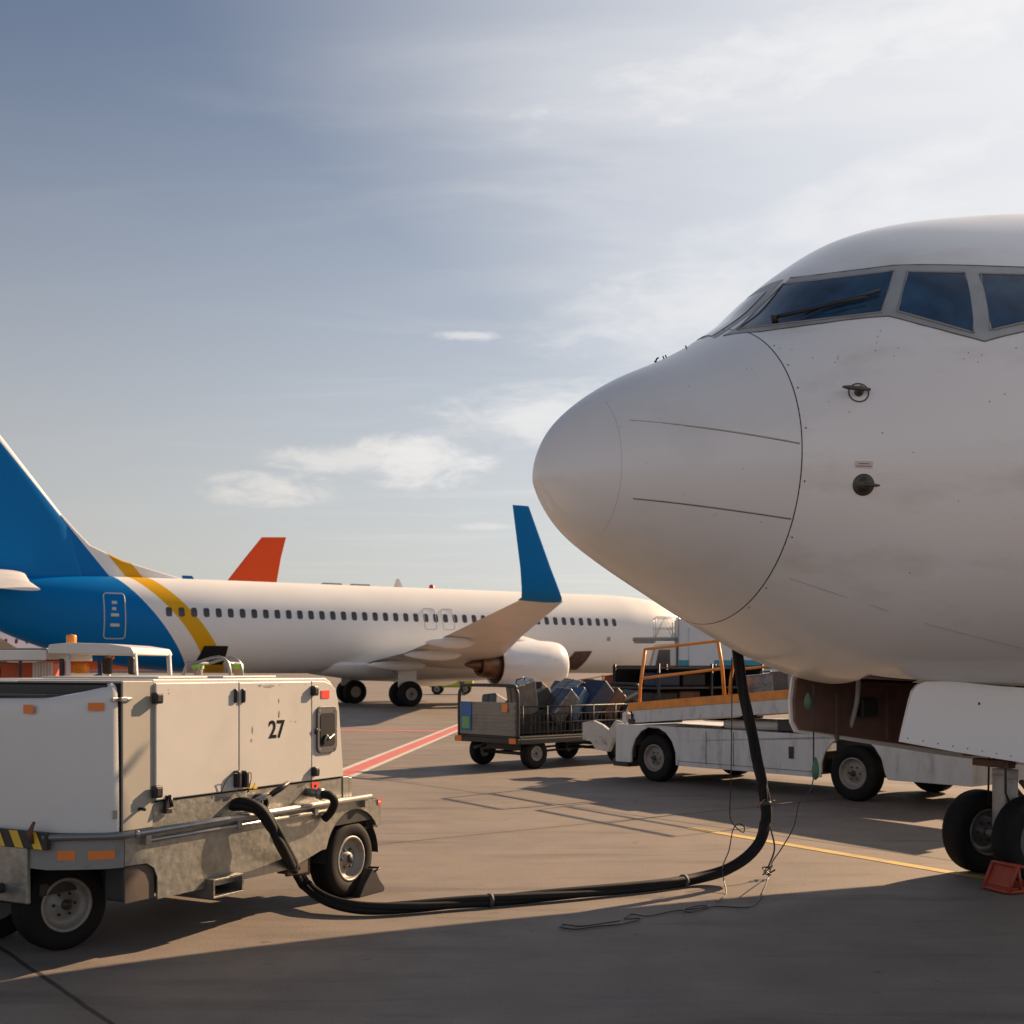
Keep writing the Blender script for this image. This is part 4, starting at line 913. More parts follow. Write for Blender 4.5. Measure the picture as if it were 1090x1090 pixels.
# wheel chock by the unit's rear wheel
c_ = ground_pt(397, 951); ck = thing('wheel_chock', 'black wedge chock against the rear wheel of the cream power unit', 'wheel chock', c_, GA)
m = MB(); m.prism([(-.20, 0), (.12, 0), (.13, .03), (.06, .10), (.0, .19), (-.03, .19), (-.14, .08)], -.02, .16, bev=.006); m.build('wedge', BLACK, ck)
m = MB(); m.tube([(.0, -.02, .17), (.04, -.035, .19), (.0, .17, .19)], .008, 6); m.build('handle', BLACK, ck)

# ------------------------------------------------------------------ power cable to the aircraft
P = []
def gl(x, y, z): c, s_ = math.cos(GA), math.sin(GA); return Vector((GO[0]+x*c-y*s_, GO[1]+x*s_+y*c, z))
xs, zs = gs(250, 861); P.append(gl(xs-.02, .02, zs+.02))
for px_, py_, off in ((262, 856, -.08), (277, 862, -.14), (290, 880, -.17), (303, 905, -.17)):
    a, b = gs(px_, py_, off); P.append(gl(a, off, b))
for px_, py_, z in ((322, 938, .17), (345, 957, .09), (380, 966, .055), (430, 965.5, .05), (500, 960, .05), (560, 955, .05), (630, 949, .05), (700, 941.5, .05), (745, 934, .06)): P.append(ground_pt(px_, py_, z))
for px_, py_, Y in ((778, 924, 9.62), (802, 905, 9.68), (814, 880, 9.72), (814, 850, 9.74), (806, 810, 9.76), (797, 765, 9.78), (789, 722, 9.80), (784, 690, 9.82), (780, 660, 9.84)): P.append(at_depth(px_, py_, Y))
path = spline(P, 14)
cb = thing('power_cable', 'thick black power cable lying on the apron from the power unit up to the nose', 'power cable', (path[60].x, path[60].y, 0))
org = Vector((path[60].x, path[60].y, 0))
for st in range(3):
    pts = []
    for i, p in enumerate(path):
        t = (path[min(i+1, len(path)-1)]-path[max(i-1, 0)]).normalized(); u = t.cross(Vector((0, 0, 1))); u = u.normalized() if u.length > .2 else Vector((1, 0, 0)); w = t.cross(u)
        a = i*.055+st*2.094+.4*math.sin(i*.05); rr_ = .0185 if i > 6 else .015
        pts.append(p+(u*math.cos(a)+w*math.sin(a))*rr_-org)
    m = MB(); m.tube(pts, .0285, 12); m.build('cable_strand', HOSE, cb)
for i in (62, 131, 176, 236):
    if i+1 < len(path):
        t = (path[i+1]-path[i]).normalized()*.014; m = MB(); m.tube([path[i]-t-org, path[i]+t-org], .0485, 16); m.build('cable_tie', mat('tie_tape', (.06, .052, .045), .7), cb)
i = min(range(len(path)), key=lambda k: (path[k]-at_depth(816, 853, 9.74)).length)
m = MB()
for k in range(7):
    a = k*.9; q = path[i]+Vector((.05*math.cos(a), .05*math.sin(a), .02*math.sin(3*a)))-org
    m.tube([q, q+Vector((.03*math.cos(a*2), .02, .03*math.sin(a))), q+Vector((.035*math.cos(a*2), .03, -.05))], .006, 5)
m.build('rag_tie', mat('rag', (.25, .19, .15), .9, var=.3, vscale=30), cb)
# ------------------------------------------------------------------ people
def person(loc, rz, label, top, legs, vest=None, cap=None, group=None, arm=0, cat='person', lean=0, hair=(.03, .02, .015)):
    root = thing('person', label, cat, loc, rz, group)
    V = {'pel': (0, 0, .95, .135), 'sp': (0, .01, 1.12, .13), 'ch': (0, .0, 1.32, .155), 'nk': (0, 0, 1.49, .06), 'hd0': (0, -.01, 1.58, .075), 'hd': (0, -.015, 1.67, .095), 'hd2': (0, -.01, 1.735, .075)}
    E_ = [('pel', 'sp'), ('sp', 'ch'), ('ch', 'nk'), ('nk', 'hd0'), ('hd0', 'hd'), ('hd', 'hd2')]
    for s_, n in ((1, 'R'), (-1, 'L')):
        V['hip'+n] = (.10*s_, 0, .90, .10); V['kn'+n] = (.115*s_, -.02, .50, .065); V['an'+n] = (.12*s_, .02, .09, .045); V['toe'+n] = (.13*s_, -.15, .045, .042)
        V['sh'+n] = (.19*s_, 0, 1.42, .07); V['el'+n] = (.26*s_, .02-arm*.08, 1.14+arm*.03, .048); V['wr'+n] = (.25*s_, -.10-arm*.22, .92+arm*.22, .033); V['ha'+n] = (.245*s_, -.15-arm*.24, .85+arm*.25, .038)
        E_ += [('pel', 'hip'+n), ('hip'+n, 'kn'+n), ('kn'+n, 'an'+n), ('an'+n, 'toe'+n), ('ch', 'sh'+n), ('sh'+n, 'el'+n), ('el'+n, 'wr'+n), ('wr'+n, 'ha'+n)]
    keys = list(V); me = bpy.data.meshes.new('body'); me.from_pydata([V[k][:3] for k in keys], [(keys.index(a), keys.index(b)) for a, b in E_], [])
    o = bpy.data.objects.new('body_tmp', me); C.objects.link(o); md = o.modifiers.new('skin', 'SKIN')
    for i, k in enumerate(keys): me.skin_vertices[0].data[i].radius = (V[k][3], V[k][3]*(.75 if k in ('sp', 'ch', 'pel') else 1))
    me.skin_vertices[0].data[0].use_root = True
    sb = o.modifiers.new('sub', 'SUBSURF'); sb.levels = 2; sb.render_levels = 2
    bpy.context.view_layer.update(); me2 = bpy.data.meshes.new_from_object(o.evaluated_get(bpy.context.evaluated_depsgraph_get())); bpy.data.objects.remove(o)
    me2.materials.clear()
    for m_ in (top, legs, SKIN): me2.materials.append(m_)
    for p in me2.polygons:
        z = p.center.z; x = abs(p.center.x); p.use_smooth = True
        p.material_index = 2 if (z > 1.50 or (x > .21 and z < .95+arm*.22)) else (0 if z > .98 or x > .2 else 1)
    b = bpy.data.objects.new('body', me2); C.objects.link(b); b.parent = root
    if vest:
        m = MB(); rows = []
        for z, w_, d_ in ((.98, .175, .125), (1.15, .175, .125), (1.32, .20, .135), (1.44, .17, .11), (1.47, .08, .07)): rows.append([Vector((w_*math.cos(2*math.pi*k/20), d_*math.sin(2*math.pi*k/20), z)) for k in range(20)])
        m.grid(rows, True, True); m.build('vest', vest, root)
    m = MB(); m.lathe([(.098, 1.68), (.102, 1.72), (.09, 1.775), (.05, 1.80), (.001, 1.805)], axis='z', n=16, M=Matrix.Translation((0, -.01, 0)))
    if cap: m.prism([(-.07, -.09), (.07, -.09), (.05, -.17), (-.05, -.17)], 1.69, 1.705, axis='z')
    m.build('cap' if cap else 'hair', cap or mat('hair', hair, .7), root)
    return root

# ------------------------------------------------------------------ baggage tractor behind the power unit
TG = at_depth(0, 711, 12.0)
tug = thing('baggage_tractor', 'white roofed baggage tractor with amber beacon behind the cream power unit', 'baggage tractor', (-4.3, 12.3, 0), 0)
def tl(px, py, dy=0):      # a point of the tractor's near side (dy farther back), local
    p = at_depth(px, py, 12.0+dy); return (p.x+4.3, dy-.3, p.z)
def tbox(m, px0, py0, px1, py1, dy0, dy1, bev=.01):
    a = tl(px0, py0, 0); b = tl(px1, py1, 0); m.box((a[0], dy0-.3, b[2]), (b[0], dy1-.3, a[2]), bev); return m
m = MB(); a = tl(51, 684); b = tl(143, 697)
m.prism([(a[0], b[2]+.01), (a[0]+.01, a[2]-.02), (a[0]+.2, a[2]), (b[0]-.25, a[2]-.01), (b[0]-.03, a[2]-.045), (b[0], b[2]+.03), (b[0], b[2])], -.32, 1.05, bev=.012); m.build('cab_roof', WHITE, tug)
m = MB(); tbox(m, -60, 692, 50, 703, -.02, 1.3); m.build('rear_roof', WHITE, tug)
m = MB(); tbox(m, -60, 689.5, 46, 692, .1, 1.1); m.build('roof_vent', mat('roof_grey', (.2, .19, .18), .6), tug)
m = MB(); tbox(m, -55, 702, 66, 703.5, -.01, .03); tbox(m, 63, 701, 67, 728, -.01, .05); tbox(m, 20, 703, 22.5, 728, -.01, .03); tbox(m, -60, 726, 66, 730, -.01, .05); m.build('window_frame', BLACK, tug)
m = MB(); 
for k in range(7): tbox(m, 24+k*3.2, 705, 25.6+k*3.2, 726, .25, .28, .002)
m.build_each('louvre', WHITE, tug)
m = MB(); tbox(m, -40, 705, 15, 760, .9, 1.3); m.build('rear_panel', mat('red_orange_panel', (.50, .09, .03), .5, var=.1), tug)
for px_, dy in ((140, 0), (69, 0), (140, 1.2), (69, 1.2)):
    m = MB(); a = tl(px_, 695); b = tl(px_+6, 760); m.tube([(a[0]+.02, dy-.27, a[2]), (a[0]+.02+.03*(px_ > 100), dy-.27, b[2])], .026, 10); m.build('cab_post', WHITE, tug)
m = MB(); a = tl(56.5, 683); m.lathe([(.050, 0), (.052, .07), (.045, .085), (.001, .09)], axis='z', n=20, M=Matrix.Translation((a[0], .2, a[2]-.005))); m.build('beacon', AMBER, tug)
m = MB(); a = tl(76, 720); m.lathe([(.07, -.02), (.075, 0)], axis='z', n=18, M=Matrix.Translation((a[0], .1, a[2])), cap=True); m.build('lamp_base', BLACK, tug)
m = MB(); tbox(m, 69, 706, 83.5, 717, .2, .34, .025); m.build('work_lamp', AMBER, tug)
m = MB(); tbox(m, 72, 721.8, 94, 727.5, .02, .05, .004); m.build('nameplate', BLACK, tug)
m = MB(); tbox(m, 92, 700, 102, 718, .45, .52, .02); tbox(m, 137.5, 699, 144.5, 718, -.06, 0, .02); m.build_each('mirror', DARK, tug)
m = MB(); m.tube([tl(105, 700, .5), tl(110, 760, .5)], .02); m.build('blue_post', mat('blue_post', (.03, .12, .35), .4), tug)
m = MB(); m.tube([tl(113, 699, .6), tl(117, 702, .6), tl(121, 699, .6)], .02, 8); m.build('interior_light', MATS['amber_beacon'], tug)
m = MB(); m.tube(spline([tl(92, 735, .5), tl(98, 722, .5), tl(108, 720, .5), tl(114, 735, .5)]), .015, 8); m.build('steering_wheel', BLACK, tug)
m = MB(); m.box((-1.2, -.30, .35), (1.0, 1.1, .95), .06); m.box((-.4, -.28, .95), (-.1, 1.08, 1.45), .04); m.build('body', WHITE, tug)
m = MB(); m.box((-.1, .0, .95), (.35, .8, 1.1), .05); m.build('seat', BLACK, tug)
for x in (-.75, .65):
    for y, sd_ in ((-.22, -1), (1.02, 1)): wheel(tug, x, y, .30, .2, .17, side=sd_)

# ------------------------------------------------------------------ low rail cart and people behind the power unit
rc_ = thing('rail_cart', 'low service cart with bright tubular rails standing just beyond the cream power unit', 'service cart', (-5.0, 20, 0), R(4))
m = MB()
for y in (0, 1.3):
    m.tube(spline([(-.42, y, .5), (-.42, y, 1.3), (-.33, y, 1.72), (-.2, y, 1.78), (.35, y, 1.78), (.36, y, .5)], 6), .028, 8)
    m.tube([(-.42, y, 1.55), (.36, y, 1.55)], .018, 8)
m.tube([(-.2, 0, 1.78), (-.2, 1.3, 1.78)], .022, 8); m.tube([(.35, 0, 1.78), (.35, 1.3, 1.78)], .022, 8); m.build('tubular_rail', STEEL, rc_)
m = MB(); m.box((-.95, -.1, .45), (1.2, 1.4, .65), .03); m.box((-.9, 0, .65), (-.5, 1.3, 1.5), .05); m.build('deck', GREY, rc_)
m = MB(); m.box((.5, .2, .65), (1.1, 1.1, 1.52), .04); m.build('cabinet', WHITE, rc_)
for x in (-.6, .85):
    for y, sd_ in ((-.02, -1), (1.3, 1)): wheel(rc_, x, y, .26, .18, .15, side=sd_)
person((-5.55, 21.6, 0), R(15), 'worker in hi-vis vest standing left of the bright rail cart', HIVIS, CLOTH, HIVIS, mat('cap_green', (.30, .6, .05), .6))
person((-5.02, 22.4, 0), R(-160), 'worker in hi-vis vest and cap right behind the bright rail cart', HIVIS, CLOTH, HIVIS, MATS['cap_green'])
person((-3.05, 74.5, 0), R(60), 'distant worker in dark clothes walking between the airliner wheels and its engine', CLOTH, CLOTH)
person((7.6, 45.0, 0), R(150), 'worker in blue clothes standing behind the orange railing of the loader', BLUECL, CLOTH, None, mat('cap_blue', (.02, .06, .2), .6))
lv_ = thing('lime_vehicle', 'lime yellow service vehicle seen under the distant airliner wing beside its engine', 'service vehicle', (-4.0, 78, 0), 0)
m = MB(); m.box((-1.3, 0, .45), (1.5, 1.8, 1.15), .08); m.box((-1.2, .1, 1.15), (.1, 1.7, 1.6), .08); m.build('body', mat('lime_paint', (.38, .42, .03), .5), lv_)
m = MB(); m.box((-1.0, -.01, 1.2), (-.1, .09, 1.5), .02); m.build('window', CABGLASS, lv_)
for x in (-.8, 1.0): wheel(lv_, x, .1, .35, .22, .2, side=-1); wheel(lv_, x, 1.7, .35, .22, .2, side=1)

# ------------------------------------------------------------------ luggage
def suitcase(loc, rot, size, m_, label, group='cases piled on the baggage carts', shiny=None, soft=.04):
    o = bpy.data.objects.new('suitcase', None); C.objects.link(o); o.location = loc; o.rotation_euler = rot; tag(o, label, 'suitcase', group)
    w_, d_, h_ = size; m = MB(); m.box((-w_/2, -d_/2, 0), (w_/2, d_/2, h_), soft, seg=3)
    b = m.build('shell', m_, o)
    for p in b.data.polygons: p.use_smooth = False
    m = MB(); m.tube([(-.1, 0, h_), (-.09, 0, h_+.04), (.09, 0, h_+.04), (.1, 0, h_)], .012, 6); m.build('handle', BLACK, o)
    m = MB(); m.box((-w_/2-.003, -.012, .05), (w_/2+.003, .012, h_-.03), .0); m.build('zip_band', DARK, o)
    for sx in (-1, 1): m = MB(); m.lathe([(.03, -.02), (.03, .02)], axis='x', n=10, M=Matrix.Translation((sx*w_*.38, 0, -.01)), cap=True); m.build('castor', BLACK, o)
    return o
SILV = mat('silver_wrap', (.15, .155, .17), .22, metal=.6, var=.25, vscale=8, bump=.5, bscale=14)
NAVY = mat('navy_fabric', (.018, .03, .06), .55, var=.3, vscale=8); BLKF = mat('black_fabric', (.02, .02, .022), .6, var=.3, vscale=8); BLUF = mat('blue_shell', (.04, .09, .17), .3, var=.2, vscale=5); BRNF = mat('brown_leather', (.12, .055, .03), .5, var=.3, vscale=7); GRYF = mat('grey_fabric', (.09, .09, .095), .6, var=.2, vscale=8)

# ------------------------------------------------------------------ baggage cart
BA = R(42); BO = ground_pt(553, 711+1.7*F/20.2)
cart = thing('baggage_cart', 'grey open baggage cart with blue and green stickers on its end, piled with suitcases', 'baggage cart', BO, BA)
BW, BL = 1.6, 3.0
m = MB(); m.box((0, 0, .48), (BL, BW, .56), .01); m.box((-.02, -.02, .43), (BL+.02, .05, .52), .01); m.box((-.02, BW-.05, .43), (BL+.02, BW+.02, .52), .01); m.box((-.06, -.02, .43), (.04, BW+.02, .52), .01); m.build('deck', DARK, cart)
for x, nm in ((-.02, 'end_panel'), (BL-.01, 'end_panel')):
    m = MB(); m.box((x, .08, .56), (x+.04, BW-.08, 1.12), .006); 
    for z in (.66, .78, .90, 1.02): m.box((x-.012, .1, z), (x, BW-.42, z+.05), .004)
    o = m.build(nm, mat('panel_grey', (.20, .19, .175), .45, metal=.3, var=.15, dirt=(.08, .07, .06), dirt_amt=.5), cart)
    if x < 0:
        k = MB(); k.box((x-.016, BW-.40, .62), (x-.003, BW-.12, 1.12)); k.build('blue_sticker', mat('sticker_blue', (.02, .12, .35), .5), o)
        k = MB(); k.box((x-.022, BW-.36, .66), (x-.0165, BW-.16, .86)); k.build('green_sticker', mat('sticker_green', (.14, .36, .12), .5), o)
        k = MB(); k.box((x-.02, .26, .96), (x-.013, .40, 1.10)); k.build('orange_sticker', ORANGE, o)
        for y in (.02, BW-.18): k = MB(); k.box((-.075, y, .44), (-.061, y+.16, .53)); k.build('reflector', ORANGE, cart)
for x in (0, BL):
    m = MB(); m.tube(spline([(x, .04, .5), (x, .04, 1.2), (x, .10, 1.34), (x, .22, 1.40), (x, BW-.22, 1.40), (x, BW-.10, 1.34), (x, BW-.04, 1.2), (x, BW-.04, .5)], 5), .030, 10); m.build('end_frame', DARK, cart)
for y in (.03, BW-.03):
    m = MB()
    for z in (.62, .78, .92, 1.05): m.tube([(0, y, z), (BL, y, z)], .014, 6)
    for k in range(6): m.tube([(.1+k*.56, y, .52), (.1+k*.56, y, 1.06)], .016, 6)
    m.build('side_grille', DARK, cart)
m = MB()
for k in range(26): m.box((.3+k*.10, .05, .58), (.32+k*.10, .06, .90))
m.build('mesh_screen', DARK, cart)
m = MB(); m.tube([(.45, .1, .24), (.45, BW-.1, .24)], .03); m.tube([(BL-.45, .1, .24), (BL-.45, BW-.1, .24)], .03); m.tube([(.45, .5, .24), (BL-.4, .5, .3)], .02); m.tube([(.45, BW-.5, .24), (BL-.4, BW-.5, .3)], .02); m.box((.3, .3, .3), (.6, BW-.3, .45)); m.box((BL-.6, .3, .3), (BL-.3, BW-.3, .45)); m.tube([(-.05, BW/2, .4), (-.3, BW/2, .36)], .03); m.build_each('axle', DARK, cart)
for x in (.45, BL-.45):
    for y, sd_ in ((.14, -1), (BW-.14, 1)): wheel(cart, x, y, .26, .17, .12, side=sd_, rimmat=GREY)
def on_cart(x, y, z, O=BO, a=BA): c, s_ = math.cos(a), math.sin(a); return (O[0]+x*c-y*s_, O[1]+x*s_+y*c, z)
cases = [
 (.52, .45, 1.06, (R(8), R(-16), BA), (.50, .26, .62), SILV, 'silver wrapped case lying at the front end of the grey cart'),
 (.45, 1.10, .98, (R(-6), R(12), BA+.3), (.62, .30, .38), GRYF, 'dark grey bag low at the far front corner of the grey cart'),
 (.98, .35, .96, (R(4), R(28), BA), (.30, .42, .66), SILV, 'silver wrapped case leaning right, second along the grey cart'),
 (1.38, .38, .98, (R(-5), R(30), BA+.1), (.28, .44, .68), BLUF, 'steel blue hard case leaning in the middle of the grey cart'),
 (1.82, .40, 1.02, (R(3), R(28), BA), (.34, .50, .74), NAVY, 'navy blue case, tallest of the leaning row on the grey cart'),
 (2.32, .42, .98, (R(0), R(26), BA-.1), (.30, .46, .60), BRNF, 'brown shiny case at the rear end of the grey cart'),
 (1.10, 1.05, .96, (R(0), R(18), BA+.2), (.34, .5, .68), BLKF, 'black soft bag on the far side of the grey cart'),
 (1.75, 1.10, .98, (R(5), R(24), BA), (.36, .5, .70), SILV, 'silver wrapped case standing behind the navy one'),
 (2.45, 1.10, .96, (R(0), R(10), BA), (.40, .5, .62), BLKF, 'black soft bag at the rear far corner of the grey cart'),
 (2.72, .42, 1.12, (R(10), R(70), BA+.2), (.34, .44, .58), BLKF, 'black bag tipped over the rear end of the grey cart'),
 (1.58, .75, 1.28, (R(20), R(62), BA+.5), (.30, .42, .60), SILV, 'silver wrapped case lying tipped on top of the middle of the pile'),
 (.70, .70, 1.18, (R(-14), R(66), BA-.4), (.28, .42, .56), BLKF, 'black bag tipped on top near the front of the grey cart'),
 (.80, .8, .58, (0, 0, BA), (1.2, .9, .40), BLKF, 'wide black bag at the bottom of the pile on the grey cart'),
 (2.15, .8, .58, (0, 0, BA), (1.25, .9, .40), NAVY, 'wide navy bag at the bottom rear of the pile on the grey cart'),
]
for x, y, z, rot, size, m_, lb in cases: suitcase(on_cart(x, y, z-(.17 if z > .9 else 0)), (rot[0], rot[1]*(1.55 if 0 < rot[1] < R(40) else 1), rot[2]), size, m_, lb)
# second, dark cart further back, mostly in shade
CO = on_cart(3.75, .25, 0); CA = R(30)
c2 = thing('baggage_cart', 'dark baggage cart with black shelves between the suitcases and the orange railing', 'baggage cart', CO, CA)
m = MB(); m.box((0, 0, .45), (2.6, 1.5, .55), .01)
for z in (.9, 1.3, 1.68): m.box((.02, .05, z), (2.58, 1.45, z+.04), .005)
m.build_each('shelf', DARK, c2)
m = MB()
for x in (0.03, 1.3, 2.57):
    for y in (.03, 1.47): m.tube([(x, y, .5), (x, y, 1.78)], .025, 8)
m.build_each('upright', DARK, c2)
m = MB(); m.box((.0, 1.48, .5), (2.6, 1.50, 1.75)); m.box((2.58, .05, .5), (2.60, 1.48, 1.75)); m.build('dark_backing', BLKF, c2)  # black sheets added so the gaps between the shelves stay dark
for x in (.4, 2.2):
    for y, sd_ in ((.12, -1), (1.38, 1)): wheel(c2, x, y, .27, .17, .12, side=sd_, rimmat=BRNF)
for i, (x, y, z, s_, m_, lb) in enumerate([(.4, .5, .94, (.6, .4, .3), BLKF, 'black bag on the middle shelf of the dark cart, nearest the brown case'), (1.0, .5, .94, (.5, .4, .32), BRNF, 'brown bag on the middle shelf of the dark cart'), (.45, .5, 1.34, (.6, .4, .28), NAVY, 'navy bag on the upper shelf of the dark cart'), (1.1, .5, 1.34, (.55, .4, .26), BLKF, 'black bag on the upper shelf of the dark cart beside the navy one')]):
    suitcase(on_cart(x, y, z, CO, CA), (0, 0, CA), s_, m_, lb, 'bags on the dark cart')

# ------------------------------------------------------------------ belt loader (white body, orange railing)
LA = math.atan2(-.772, .635); LO = (2.13, 18.26)
ld = thing('belt_loader', 'white belt loader with raised orange railing and conveyor behind the airliner nose', 'belt loader', (LO[0], LO[1], 0), LA)
def lo(px, py, off=0): return plane_pt(LO, LA, px, py, off)
LWD = 1.95; wb = 3.49
def arcp(cx, cz, r, a0, a1, n=9): return [(cx+r*math.cos(R(a0+(a1-a0)*k/n)), cz+r*math.sin(R(a0+(a1-a0)*k/n))) for k in range(n+1)]
body = [(-.80, .84), (-.80, .26), (-.47, .26)]+arcp(0, .36, .46, 190, -10)+[(.47, .27), (2.98, .27)]+arcp(wb, .36, .48, 190, 5)+[(wb+.52, .31), (5.15, .31), (5.15, .66), (wb+.75, .70), (wb+.45, .82), (2.6, .83)]
m = MB(); m.prism(body, -.03, .0, bev=.008); lb_ = m.build('body', TRUCKW, ld)
m = MB(); m.prism(body, LWD, LWD+.03, bev=.008); m.build('body', TRUCKW, ld)
m = MB(); m.box((-.80, 0, .28), (-.76, LWD, .84), .01); m.box((5.11, 0, .31), (5.15, LWD, .66), .01); m.box((-.78, .0, .80), (1.9, LWD, .825), .004); m.box((wb+.9, 0, .64), (5.12, LWD, .66)); m.build('end_plate', TRUCKW, ld)
m = MB(); m.box((.5, .1, .3), (2.95, LWD-.1, .62), .02); m.box((-.7, .3, .3), (5.0, LWD-.3, .5), .02); m.box((-.95, .05, .18), (-.6, .5, .30), .02); m.tube([(0, .1, .36), (0, LWD-.1, .36)], .06); m.tube([(wb, .1, .36), (wb, LWD-.1, .36)], .06); m.box((-.46, .28, .45), (.46, LWD-.28, .80), .01); m.box((wb-.46, .28, .45), (wb+.46, LWD-.28, .80), .01); m.build('chassis', DARK, ld)  # last two boxes are added to shut light out of the wheel arches
m = MB(); m.tube([(wb*.30, -.034, .33), (wb*.3, -.034, .8)], .004, 4); m.tube([(1.55, -.034, .33), (1.55, -.034, .8)], .004, 4); m.tube([(.5, -.034, .34), (2.95, -.034, .34)], .004, 4)
x, z = lo(745, 801); m.build('panel_joint', LINE, lb_)
x, z = lo(844, 801); m = MB(); m.box((x-.04, -.045, z-.08), (x+.04, -.03, z+.08), .006); m.build('fuel_flap', BLACK, lb_)
m = MB(); m.box((1.1, .25, .83), (2.4, 1.2, .96), .05); m.build('engine_cover', CREAM, ld)
x, z = lo(836, 770); m = MB(); m.box((x-.22, .1, .83), (x+.3, .8, 1.0), .02); m.build('battery_box', BLACK, ld)
m = MB(); m.box((4.1, .15, .66), (4.9, 1.6, .74), .02); m.build('fascia_box', TRUCKW, ld)
for x in (0, wb):
    for y, sd_ in ((.09, -1), (LWD-.09, 1)): wheel(ld, x, y, .355, .22, .20, side=sd_, rimmat=mat('loader_rim', (.26, .23, .20), .5, metal=.2, var=.15, dirt=(.09, .06, .04), dirt_amt=.7, dscale=7))
# conveyor frame rising to the right
def lz(x, z0): return z0+x*.082
def beam(m, x0, x1, z0, z1, y0, y1, bev=.008):
    vs = [(x0, y0, lz(x0, z0)), (x1, y0, lz(x1, z0)), (x1, y0, lz(x1, z1)), (x0, y0, lz(x0, z1)), (x0, y1, lz(x0, z0)), (x1, y1, lz(x1, z0)), (x1, y1, lz(x1, z1)), (x0, y1, lz(x0, z1))]
    m.add(vs, [[0, 1, 2, 3], [5, 4, 7, 6], [4, 0, 3, 7], [1, 5, 6, 2], [3, 2, 6, 7], [4, 5, 1, 0]])
for y in (.02, 1.05):
    m = MB(); beam(m, -.58, 6.4, 1.09, 1.21, y, y+.07); m.build('conveyor_beam', RAILORANGE, ld)
    m = MB(); beam(m, -.50, 6.3, .90, 1.087, y+.012, y+.06); m.build('conveyor_skirt', TRUCKW, ld)
m = MB(); beam(m, -.5, 6.3, 1.12, 1.15, .09, 1.05); m.build('conveyor_belt', BLACK, ld)
m = MB(); m.tube([(-.5, .05, .85), (-.5, .05, 1.0)], .04); m.tube([(.9, .5, .8), (1.6, .5, 1.1)], .05); m.tube([(2.6, .5, .6), (3.4, .5, 1.2)], .05); m.box((-.56, .0, .84), (-.44, 1.1, .92), .01); m.build_each('lift_strut', DARK, ld)
def rail_set(y):
    m = MB(); x0, _ = lo(678, 750); x1, z1_ = lo(768.5, 745)
    tl_ = lo(684, 691); tr = lo(761.5, 682); ml = lo(682, 722); mr_ = lo(765, 712)
    dz = 0
    m.tube([(x0, y, lz(x0, 1.15)), (x0+.02, y, ml[1]-.1), (tl_[0]+.0, y, tl_[1])], .024, 8); m.tube([(tl_[0], y, tl_[1]), (tr[0], y, tr[1])], .022, 8)
    m.tube([(tr[0], y, tr[1]), (mr_[0]+.02, y, mr_[1]), (x1, y, lz(x1, 1.15))], .026, 8); m.tube([(ml[0]-.0, y, ml[1]), (mr_[0], y, mr_[1])], .020, 8)
    return m, tr, mr_, x1
m, tr, mr_, x1 = rail_set(.055); m.build('railing', RAILORANGE, ld)
m = MB(); a = lo(774, 722); b = lo(781, 693); x2 = x1+.35
m.tube([(a[0], .055, lz(a[0], 1.2)), (a[0]+.02, .055, a[1]), (b[0], .055, b[1]), (b[0]+2.6, .055, b[1]+.22), (b[0]+2.7, .055, lz(b[0]+2.7, 1.2))], .023, 8)
m.tube([(a[0]+.1, .055, a[1]+.12), (b[0]+2.65, .055, a[1]+.32)], .019, 8); m.tube([(b[0]+1.4, .055, b[1]+.12), (b[0]+1.4, .055, lz(b[0]+1.4, 1.2))], .02, 8); m.build('railing', RAILORANGE, ld)

m = MB(); m.tube([(-.60, .055, lz(-.6, 1.15)), (-.66, .055, .95), (-.62, .055, .86)], .02, 8); m.box((-.70, .0, .84), (-.60, .12, 1.02), .03); m.build('front_buffer', WHITE, ld)
# white bracket at the loader's left end
m = MB(); m.prism([(-1.75, .82), (-1.75, .55), (-1.55, .52), (-1.45, .40), (-1.15, .38), (-1.05, .55), (-.82, .60), (-.82, .86), (-1.0, .88), (-1.15, .72), (-1.3, .80), (-1.5, .86)], .15, .22, bev=.01)
m.tube([(-1.75, .3, .6), (-.8, .3, .55)], .03); m.build('tow_bracket', mat('rusty_white', (.50, .48, .45), .5, var=.1, dirt=(.14, .08, .05), dirt_amt=.9, dscale=9), ld)
def on_ld(x, y, z): c, s_ = math.cos(LA), math.sin(LA); return (LO[0]+x*c-y*s_, LO[1]+x*s_+y*c, z)
a = lo(792, 735); suitcase(on_ld(a[0], .5, lz(a[0], 1.15)+.02), (0, R(-4.7), LA), (.62, .45, .30), SILV, 'silver ribbed case lying on the loader conveyor beside the black cable', 'cases on the loader')
a = lo(818, 735); suitcase(on_ld(a[0], .5, lz(a[0], 1.15)+.02), (0, R(-4.7), LA), (.45, .42, .32), GRYF, 'grey case in the middle of the loader conveyor', 'cases on the loader')
a = lo(842, 735); suitcase(on_ld(a[0], .5, lz(a[0], 1.15)+.02), (0, R(-4.7), LA), (.55, .45, .26), mat('pale_blue_shell', (.22, .27, .32), .3, var=.1), 'pale blue case on the conveyor just left of the gear door', 'cases on the loader')

